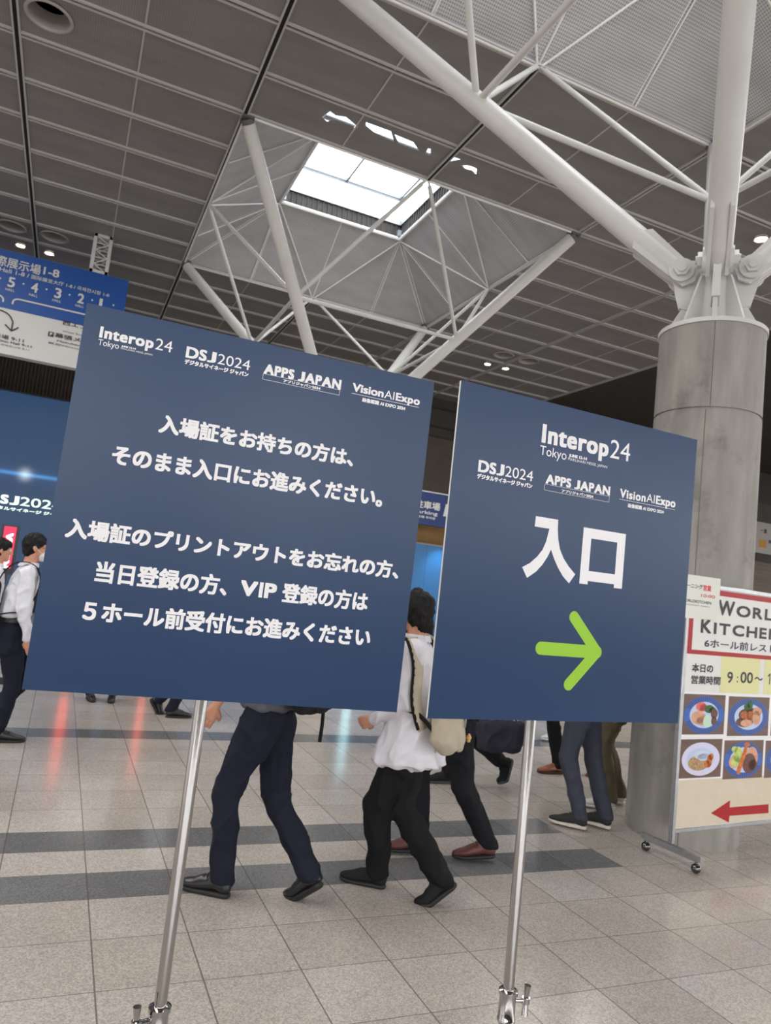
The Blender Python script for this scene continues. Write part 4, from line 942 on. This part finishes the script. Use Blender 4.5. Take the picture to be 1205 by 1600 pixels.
    for sg in (-1, 1): hull(bm, [(hc + hr*sg*0.066*s + hu*0.045*s + hfd*0.02*s, (0.022*s, 0.045*s, 0.04*s)), (hc + hr*sg*0.070*s + hu*0.012*s + hfd*0.012*s, (0.012*s, 0.014*s, 0.022*s))], Bh)
    if hair == 'fringe' or hair == 'bob': hull(bm, [(hc + hu*0.062*s + hfd*0.052*s, (0.066*s, 0.040*s, 0.034*s)), (hc + hu*0.045*s + hfd*0.066*s, (0.055*s, 0.026*s, 0.020*s))], Bh)
    if hair == 'bob':
        for sg in (-1, 1): hull(bm, [(hc + hr*sg*0.065*s + hu*0.02*s - hfd*0.01*s, (0.028*s, 0.06*s, 0.06*s)), (hc + hr*sg*0.060*s - hu*0.06*s - hfd*0.02*s, (0.024*s, 0.05*s, 0.03*s))], Bh)
    fuse('hair', bm, hair_m, root, 0.006, 2, base, 0.008*s, 0.045, seed, 0.003)
    # trousers
    bm = bmesh.new(); g = girth; tg = g if hem > -0.1 else g*0.80
    hull(bm, [(pel + axis*0.075*s, (0.150*s*tg, 0.108*s*tg, 0.03*s)), (pel - UP*0.03, (0.160*s*tg, 0.115*s*tg, 0.075*s))] , Bd)
    for i in (0, 1):
        hull(bm, [(pel - UP*0.02*s + r*(0.05 if i else -0.05)*s, (0.10*s*tg, 0.115*s*tg, 0.06*s)), (hips[i] - UP*0.08*s + (knees[i]-hips[i])*0.12, 0.094*s*wide*tg)], Bd)
        hull(bm, [(hips[i], 0.096*s*wide*tg), (knees[i], 0.070*s*wide)])
        an = ank[i] - (knees[i]-ank[i]).normalized()*0.030*s; an2 = an + (knees[i]-an)*0.12
        hull(bm, [(knees[i], 0.070*s*wide), (an2, 0.058*s*wide)]); hull(bm, [(an2, 0.058*s*wide), (an, (0.055*s*wide, 0.060*s*wide, 0.020))], Bd)
    fuse('trousers', bm, bottom, root, 0.011, 3, base, fold, 0.13, seed)
    # shirt or jacket
    bm = bmesh.new(); b_ = build
    hull(bm, [(nb - axis*0.035*s, (0.082*s, 0.072*s, 0.03*s)), (shl[0] + UP*0.004, 0.064*s), (shl[1] + UP*0.004, 0.064*s), (chest + axis*0.04*s, (0.168*s*g, 0.112*s*g, 0.09*s))], Bd)
    hull(bm, [(chest, (0.172*s*g, 0.118*s*g, 0.09*s)), (waist, (0.158*s*g, 0.112*s*g, 0.05*s))], Bd)
    hemc = pel + axis*hem*s
    if hem < -0.1:
        for i in (0, 1): hull(bm, [(pel + r*(0.05 if i else -0.05)*s, (0.12*s*g, 0.15*s*g, 0.06*s)), (hips[i] + (knees[i]-hips[i])*0.36, (0.118*s*wide, 0.142*s*wide, 0.02*s))], Bd)
    hull(bm, [(waist, (0.158*s*g, 0.112*s*g, 0.05*s)), (hemc + UP*0.012, ((0.182 if hem < 0.03 else 0.156)*s*g + max(0, -hem-0.05)*0.22, (0.142 if hem < 0.03 else 0.113)*s*g + max(0, -hem-0.05)*0.5, 0.012*s))], Bd)
    for i in (0, 1):
        hull(bm, [(shl[i], 0.066*s), (elb[i], (0.054 if sleeve == 'long' else 0.066)*s)])
        if sleeve == 'long':
            e_ = wr[i] - (wr[i]-elb[i]).normalized()*0.005; hull(bm, [(elb[i], 0.054*s), (e_, 0.038*s)])
    sh = fuse('shirt', bm, top, root, 0.010, 3, base, fold*1.2, 0.12, seed+5)
    bm = bmesh.new()   # collar
    for k in range(20):
        a = 2*PI*k/20; a2 = 2*PI*(k+1)/20
        q = lambda t_, h_, w_: nb + axis*(h_)*s + (r*math.cos(t_)*0.066 + f*math.sin(t_)*0.066*(1.05))*s*w_ - base
        hull(bm, [(q(a, 0.0, 1.12), 0.006*s), (q(a, 0.030, 1.0), 0.004*s), (q(a2, 0.0, 1.12), 0.006*s), (q(a2, 0.030, 1.0), 0.004*s)])
    finish('collar', bm, top, sh, True)
    if hem > 0.05:
     bm = bmesh.new()   # belt
     n_b = 40
     rings = []
     for zz, kk in ((0.055, 1.0), (0.055, 1.06), (0.085, 1.06), (0.085, 1.0)):
         rings.append([bm.verts.new(pel + axis*zz*s + r*math.cos(2*PI*k/n_b)*0.153*s*g*kk + f*math.sin(2*PI*k/n_b)*0.111*s*g*kk - base) for k in range(n_b)])
     for a in range(4):
         for k in range(n_b): bm.faces.new((rings[a][k], rings[a][(k+1) % n_b], rings[(a+1) % 4][(k+1) % n_b], rings[(a+1) % 4][k]))
     finish('belt', bm, mat('black_leather_belt', (0.015, 0.014, 0.013), 0.4), root)
    return dict(root=root, base=base, shirt=sh, f=f, r=r, axis=axis, pel=pel, nb=nb, chest=chest, waist=waist, shl=shl, elb=elb, wr=wr, hc=hc, hr=hr, hf=hfd, hu=hu, s=s, knees=knees, ank=ank)

R_ = math.radians
blk_leather = (mat('black_leather', (0.016, 0.015, 0.016), 0.32), mat('black_rubber', (0.012, 0.012, 0.012), 0.6))
blk_sneak = (cloth('black_knit', (0.017, 0.017, 0.019)), mat('black_rubber', (0.012, 0.012, 0.012), 0.6))
navy_suit = cloth('navy_suiting', (0.012, 0.014, 0.026)); black_cloth = cloth('black_cotton', (0.009, 0.009, 0.010)); white_shirt = cloth('white_shirt', (0.72, 0.72, 0.78))
ecru = cloth('pale_overshirt', (0.66, 0.64, 0.69)); grey_trs = cloth('slate_grey_trousers', (0.050, 0.053, 0.075)); khaki = cloth('khaki_cotton', (0.115, 0.092, 0.058)); grey_shirt = cloth('grey_shirt', (0.10, 0.10, 0.115))

def backpack(label, P, m, back=0.155, low=0.12, w=0.15, h=0.21, d=0.075, side=0.0, name='backpack'):
    """bag on the back of a walking person; pieces share one root"""
    s = P['s']; root = thing(name, label, 'backpack', tuple(P['base'])); base = P['base']
    c = P['chest'] - P['f']*back*s*1.45 - P['axis']*low*s + P['r']*side; Bd = (P['r'], P['f'], P['axis'])
    r, f, a = P['r'], P['f'], P['axis']
    bm = bmesh.new(); hull(bm, [(c + a*h*0.55 + r*q*w*0.6, (0.05, d*0.8, 0.06)) for q in (-1, 1)] + [(c - a*h*0.7 + r*q*w*0.72, (0.05, d, 0.07)) for q in (-1, 1)], Bd)
    body = fuse('bag_body', bm, m, root, 0.010, 3, base, 0.010, 0.12, 3)
    bm = bmesh.new(); hull(bm, [(c - f*d*0.75 - a*h*0.05 + r*q*w*0.45, (0.035, 0.025, 0.035)) for q in (-1, 1)] + [(c - f*d*0.95 - a*h*0.72 + r*q*w*0.52, (0.035, 0.03, 0.05)) for q in (-1, 1)], Bd)
    fuse('front_pocket', bm, m, root, 0.009, 3, base, 0.006, 0.1, 9)
    return root, c

def ribbon(root, name, m, pts, w, t, base, wdir):
    bm = bmesh.new(); prev = None
    for i, p in enumerate(pts):
        d = (pts[min(i+1, len(pts)-1)] - pts[max(i-1, 0)]).normalized(); ww = wdir[i] if isinstance(wdir, list) else wdir; ww = (ww - d*ww.dot(d)).normalized(); n = d.cross(ww)
        q = [bm.verts.new(p - base + ww*w*sx_ + n*t*sy_) for sx_, sy_ in ((-.5, -.5), (.5, -.5), (.5, .5), (-.5, .5))]
        if prev:
            for k in range(4): bm.faces.new((prev[k], prev[(k+1) % 4], q[(k+1) % 4], q[k]))
        else: bm.faces.new(q)
        prev = q
    bm.faces.new(list(reversed(prev))); return finish(name, bm, m, root, True)

def bez(a, b, c, d, n=14): return [a*(1-t)**3 + b*3*t*(1-t)**2 + c*3*t*t*(1-t) + d*t**3 for t in [i/n for i in range(n+1)]]

def over_shoulder(P, c, sg, hgt, low, out=0.0):
    r, f, a, s = P['r'], P['f'], P['axis'], P['s']; sh = P['shl'][1 if sg > 0 else 0] - r*sg*0.055*s
    return bez(c + a*hgt + r*sg*0.07 + f*0.03, sh + a*0.11*s - f*0.17*s, sh + a*0.12*s - f*0.02, sh + a*0.055*s + f*0.06*s) + bez(sh + a*0.055*s + f*0.06*s, sh - a*0.02 + f*0.15*s, P['waist'] + r*sg*0.17*s + f*0.13*s, P['waist'] + r*sg*0.185*s - f*0.02 , 10)[1:] + bez(P['waist'] + r*sg*0.185*s - f*0.02, P['waist'] + r*sg*0.185*s - f*0.08, c - a*low + r*sg*0.17, c - a*low + r*sg*0.13 + f*0.01, 6)[1:]

# man in navy trousers striding away to the left, seen below the large sign
thA = R_(48)
A = person('man in navy trousers and black shoes walking away below the large text sign', (1.09, 3.77), thA, 1.74,
           [(0.845, 3.845, 0.0, R_(52), 0.0), (1.325, 3.665, 0.0, R_(30), R_(38))], [(0.80, 3.88, 0.83), None], grey_shirt, navy_suit, ('dress', blk_leather), hem=0.0, fold=0.015, pelvis_drop=0.012, sleeve='short', voxel=0.0046)
bagm = cloth('black_nylon', (0.018, 0.018, 0.022))
ba, c = backpack('black backpack worn by the man in navy trousers', A, bagm, low=0.12, w=0.13)
for sg in (-1, 1): ribbon(ba, 'shoulder_strap', bagm, over_shoulder(A, c, sg, 0.14, 0.16), 0.05, 0.008, A['base'], A['r'])
tl = c - A['axis']*0.10 + A['r']*0.165
ribbon(ba, 'strap_tail', bagm, [tl, tl - UP*0.14 + A['r']*0.015, tl - UP*0.20 + A['r']*0.02, tl - UP*0.29 + A['r']*0.012], 0.02, 0.003, A['base'], A['f'])

# person in pale overshirt with cream backpack
thC = R_(58)
Cp = person('person in long pale overshirt and black trousers walking left with one arm bent', (1.86, 3.66), thC, 1.62,
            [(1.70, 3.83, 0.0, R_(52), 0.0), (2.00, 3.50, 0.0, R_(58), R_(44))], [(1.655, 3.73, 0.90), (1.95, 3.95, 0.92)], ecru, black_cloth, ('plain', blk_sneak), lean=0.02, hem=-0.17, wide=1.12, hair='bob', fold=0.014, girth=1.05, pelvis_drop=0.03, voxel=0.0046)
cream_bag = cloth('cream_nylon', (0.46, 0.40, 0.31), 0.7)
bc, c = backpack('cream backpack with black edged straps on the pale overshirt', Cp, cream_bag, back=0.14, low=0.20, w=0.15, h=0.17, d=0.075, side=-0.09)
blk_edge = cloth('black_webbing', (0.012, 0.012, 0.012))
from mathutils.bvhtree import BVHTree
me = Cp['shirt'].data; tree = BVHTree.FromPolygons([v.co.copy() for v in me.vertices], [tuple(p.vertices) for p in me.polygons])
def drape(p, lift):
    """lay a strap point on the surface of the overshirt"""
    q, n, _, _ = tree.find_nearest(Vector(p) - Cp['base']); return q + n*lift + Cp['base']
sh0 = Cp['shl'][0] + Cp['r']*0.065
back = [Vector(p) for p in [(1.719, 3.56, 1.394), (1.735, 3.5, 1.34), (1.764, 3.46, 1.241), (1.792, 3.43, 1.126), (1.808, 3.41, 1.023), (1.831, 3.4, 0.913)]]
line = [sh0 + Cp['f']*0.13 - UP*0.12, sh0 + Cp['f']*0.10 - UP*0.02, sh0 + Cp['f']*0.05 + UP*0.06, sh0 + UP*0.08] + back
fine = []
for a, b in zip(line[:-1], line[1:]): fine += [a.lerp(b, k/3) for k in range(3)]
fine.append(line[-1])
lay = [drape(p, 0.009) for p in fine]
for _ in range(8): lay = [lay[0]] + [(lay[k-1] + lay[k]*2 + lay[k+1])/4 for k in range(1, len(lay)-1)] + [lay[-1]]
wd = (Vector((1, 0, 0)) + Cp['r']*0.4).normalized()
ribbon(bc, 'shoulder_strap', cream_bag, lay, 0.062, 0.012, Cp['base'], wd)
ribbon(bc, 'strap_edge', blk_edge, [p - wd*0.034 for p in lay], 0.013, 0.012, Cp['base'], wd)
pts = over_shoulder(Cp, c, 1, 0.12, 0.14); ribbon(bc, 'shoulder_strap', cream_bag, pts[:18], 0.055, 0.012, Cp['base'], Cp['r'])
for sg in (-1, 1): ribbon(bc, 'side_strap', blk_edge, over_shoulder(Cp, c, sg, 0.12, 0.14)[16:], 0.022, 0.004, Cp['base'], UP)
bm = bmesh.new(); q = c - Cp['f']*0.10 - Cp['axis']*0.01 - Cp['base']
path_tube(bm, bez(q + Cp['r']*0.02, q + Cp['r']*0.02 - UP*0.06, q - Cp['r']*0.02 - UP*0.06, q - Cp['r']*0.02), 0.004, 8); finish('zip_pull', bm, steel, bc)
bm = bmesh.new(); q = c - Cp['f']*0.12 - Cp['axis']*0.115 + Cp['r']*0.06 - Cp['base']
for dx, dz, rr_ in ((0, 0, 0.014), (0.014, 0.012, 0.007), (-0.014, 0.012, 0.007), (0, -0.016, 0.010)): bmesh.ops.create_uvsphere(bm, u_segments=12, v_segments=8, radius=rr_, matrix=Matrix.Translation(q + Cp['r']*dx + UP*dz))
finish('charm', bm, mat('charm_tan', srgb(214, 170, 112), 0.7), bc, True)

# person in black with maroon trainers just behind
maroon = (mat('maroon_leather', srgb(92, 48, 46), 0.5, var=0.2, vscale=30), mat('black_rubber', (0.012, 0.012, 0.012), 0.6))
D = person('person in black clothes and maroon trainers walking left behind the cream backpack', (2.40, 4.12), R_(76), 1.72,
           [(2.53, 4.05, 0.0, R_(76), R_(4)), (2.13, 4.21, 0.0, R_(76), 0.0)], [None, None], black_cloth, cloth('black_jeans', (0.012, 0.012, 0.015)), ('sneaker', maroon), wide=1.0, hem=-0.05, detail=True)
# walker with raised foot and sports bag
blk_sole = (cloth('black_knit', (0.017, 0.017, 0.019)), mat('dark_grey_rubber', (0.04, 0.045, 0.055), 0.6))
E_ = person('walker in black with one foot raised behind the person in maroon trainers', (3.42, 5.62), R_(80), 1.74,
            [(3.80, 5.55, 0.07, R_(80), R_(78)), (3.17, 5.72, 0.0, R_(80), 0.0)], [(3.60, 5.42, 0.78), None], black_cloth, black_cloth, ('plain', blk_sole), detail=False, pelvis_drop=0.05)
root = thing('sports_bag', 'dark purple sports bag hanging beside the walker with raised foot', 'bag', tuple(E_['base']))
bm = bmesh.new(); cb_ = Vector((3.57, 5.38, 0.50)); Bd = (E_['f'], E_['r'], UP)
hull(bm, [(cb_ + E_['f']*q*0.17 + UP*0.06, (0.05, 0.07, 0.05)) for q in (-1, 1)] + [(cb_ + E_['f']*q*0.13 - UP*0.10, (0.07, 0.08, 0.06)) for q in (-1, 1)], Bd)
bag_dk = cloth('dark_purple_nylon', (0.032, 0.030, 0.045))
fuse('bag_body', bm, bag_dk, root, 0.012, 3, E_['base'], 0.012, 0.12, 4)
ribbon(root, 'bag_strap', blk_edge, bez(cb_ + E_['f']*0.14 + UP*0.08, cb_ + E_['f']*0.10 + UP*0.30, cb_ - E_['f']*0.10 + UP*0.30, cb_ - E_['f']*0.14 + UP*0.08), 0.03, 0.005, E_['base'], E_['r'])
# brown dress shoes
tan_shoe = (mat('tan_leather', srgb(140, 78, 50), 0.3, var=0.2, vscale=20), mat('brown_heel', (0.03, 0.02, 0.015), 0.5))
person('walker in black trousers and tan dress shoes behind the arrow sign', (4.78, 6.02), R_(84), 1.74, [(5.05, 5.90, 0.0, R_(84), R_(40)), (4.56, 6.02, 0.0, R_(84), 0.0)], [None, None], black_cloth, black_cloth, ('dress', tan_shoe), detail=False)
# grey trousers, standing
wsole = (mat('black_suede', (0.016, 0.016, 0.018), 0.7), mat('cream_rubber', (0.62, 0.56, 0.48), 0.6))
G = person('person in slate grey trousers and black sneakers with cream soles standing by column', (3.79, 4.60), R_(36), 1.74,
           [(3.655, 4.59, 0.0, R_(40), 0.0), (3.90, 4.60, 0.0, R_(30), 0.0)], [(3.55, 4.80, 1.12), (3.74, 4.86, 1.14)], grey_shirt, grey_trs, ('sneaker', wsole), fold=0.008, pelvis_drop=0.0, lean=0.0, wide=0.98)
# khaki trousers
wht = (mat('white_leather', (0.60, 0.58, 0.57), 0.5), mat('white_rubber', (0.66, 0.64, 0.62), 0.6))
person('person in khaki trousers and white sneakers standing next to the concrete column', (4.47, 5.02), R_(62), 1.70,
       [(4.26, 4.97, 0.0, R_(62), 0.0), (4.48, 5.10, 0.0, R_(62), 0.0)], [None, None], grey_shirt, khaki, ('sneaker', wht), fold=0.014, pelvis_drop=0.0, lean=0.0, detail=False)
# white shoes further away
person('distant walker in white shoes seen past the chrome pole of arrow sign', (5.50, 7.55), R_(88), 1.68, [(5.62, 7.45, 0.0, R_(88), 0.0), (5.36, 7.62, 0.02, R_(88), R_(20))], [None, None], white_shirt, cloth('grey_trousers', (0.16, 0.16, 0.17)), ('sneaker', wht), detail=False)
# two pairs of black shoes below the large sign, far
person('person in black shoes standing far behind the left part of large sign', (0.61, 9.02), R_(182), 1.72, [(0.72, 8.92, 0.0, R_(172), 0.0), (0.51, 8.94, 0.0, R_(190), 0.0)], [None, None], white_shirt, navy_suit, ('dress', blk_leather), detail=False)
person('walker in black shoes heading right behind the middle of large sign', (1.28, 8.25), R_(-88), 1.72, [(1.15, 8.33, 0.0, R_(-88), R_(58)), (1.40, 8.17, 0.0, R_(-88), 0.0)], [None, None], white_shirt, navy_suit, ('dress', blk_leather), detail=False)
# man at the left edge
Bp = person('man in white shirt, face mask and glasses walking right at the left edge', (-0.31, 6.98), R_(-86), 1.73, [(-0.36, 7.12, 0.10, R_(-86), R_(62)), (-0.17, 6.94, 0.0, R_(-86), 0.0)], [None, (-0.16, 6.80, 0.80)], white_shirt, navy_suit, ('dress', blk_leather), lean=0.05, hem=0.085, hair='short', fold=0.012, girth=1.05, look=R_(4), chin=0.06, pelvis_drop=0.0)
b0 = Bp['base']; hc, hr, hf, hu, s = Bp['hc'], Bp['hr'], Bp['hf'], Bp['hu'], Bp['s']
bm = bmesh.new(); hull(bm, [(hc + hf*0.062*s - hu*0.062*s - b0, (0.062*s, 0.036*s, 0.040*s)), (hc + hf*0.082*s - hu*0.035*s - b0, (0.030*s, 0.026*s, 0.018*s)), (hc + hf*0.062*s - hu*0.10*s - b0, (0.034*s, 0.03*s, 0.014*s))], (hr, hf, hu))
mask = fuse('face_mask', bm, cloth('white_mask', (0.74, 0.72, 0.73)), Bp['root'], 0.006, 3)
for sg in (-1, 1):
    bm = bmesh.new(); path_tube(bm, [hc + hr*sg*0.060*s + hf*0.055*s - hu*0.045*s - b0, hc + hr*sg*0.076*s + hf*0.02*s - hu*0.02*s - b0, hc + hr*sg*0.083*s - hf*0.005*s + hu*0.012*s - b0, hc + hr*sg*0.082*s - hf*0.022*s - hu*0.002*s - b0], 0.0025, 6); finish('ear_loop', bm, mat('mask_cord', (0.7, 0.7, 0.7), 0.8), mask)
bm = bmesh.new()
for sg in (-1, 1):
    o_ = hc + hr*sg*0.032*s + hf*0.103*s + hu*0.004*s - b0
    path_tube(bm, [o_ + hr*0.025*math.cos(t_*PI/8) + hu*0.017*math.sin(t_*PI/8) for t_ in range(17)], 0.0018, 6)
    path_tube(bm, [o_ + hr*sg*0.025, o_ + hr*sg*0.050 - hf*0.03*s, o_ + hr*sg*0.053 - hf*0.115*s + hu*0.004], 0.002, 6)
tube(bm, hc + hr*0.008 + hf*0.104*s + hu*0.008 - b0, hc - hr*0.008 + hf*0.104*s + hu*0.008 - b0, 0.0018, seg=6)
finish('glasses', bm, mat('spectacle_frame', (0.02, 0.02, 0.02), 0.3), Bp['root'])
bm = bmesh.new(); nb, ax_, f_, r_ = Bp['nb'], Bp['axis'], Bp['f'], Bp['r']
hull(bm, [(nb + f_*0.078*s - ax_*0.01 - b0, (0.02, 0.012, 0.018)), (nb + f_*0.088*s - ax_*0.05 - b0, (0.012, 0.010, 0.01))], (r_, f_, ax_)); hull(bm, [(nb + f_*0.090*s - ax_*0.05 - b0, (0.016, 0.008, 0.01)), (nb + f_*0.140*s - ax_*0.26 - b0, (0.032, 0.008, 0.02)), (nb + f_*0.135*s - ax_*0.38 - b0, (0.036, 0.008, 0.02))], (r_, f_, ax_))
finish('necktie', bm, mat('striped_tie', (0.02, 0.02, 0.025), 0.5, var=0.9, vscale=1, stretch=(60, 60, 60)), Bp['root'], True)
bb, c = backpack('black backpack on the man in white shirt at the left edge', Bp, bagm)
for sg in (-1, 1): ribbon(bb, 'shoulder_strap', bagm, over_shoulder(Bp, c, sg, 0.14, 0.14), 0.05, 0.008, Bp['base'], Bp['r'])
# second man behind
person('man with black fringe and white shirt behind the masked man at left', (-0.62, 8.02), R_(-78), 1.70, [(-0.45, 8.10, 0.0, R_(-78), 0.0), (-0.75, 7.92, 0.0, R_(-78), R_(30))], [None, None], white_shirt, navy_suit, ('dress', blk_leather), hair='fringe', hem=0.08)
# head in the gap between the boards
person('black haired person in dark clothes seen between the boards, facing right', (3.46, 7.05), R_(-58), 1.66, [(3.55, 7.20, 0.0, R_(-58), 0.0), (3.40, 6.95, 0.0, R_(-58), 0.0)], [None, None], cloth('dark_jacket', (0.015, 0.015, 0.018)), black_cloth, ('dress', blk_leather))
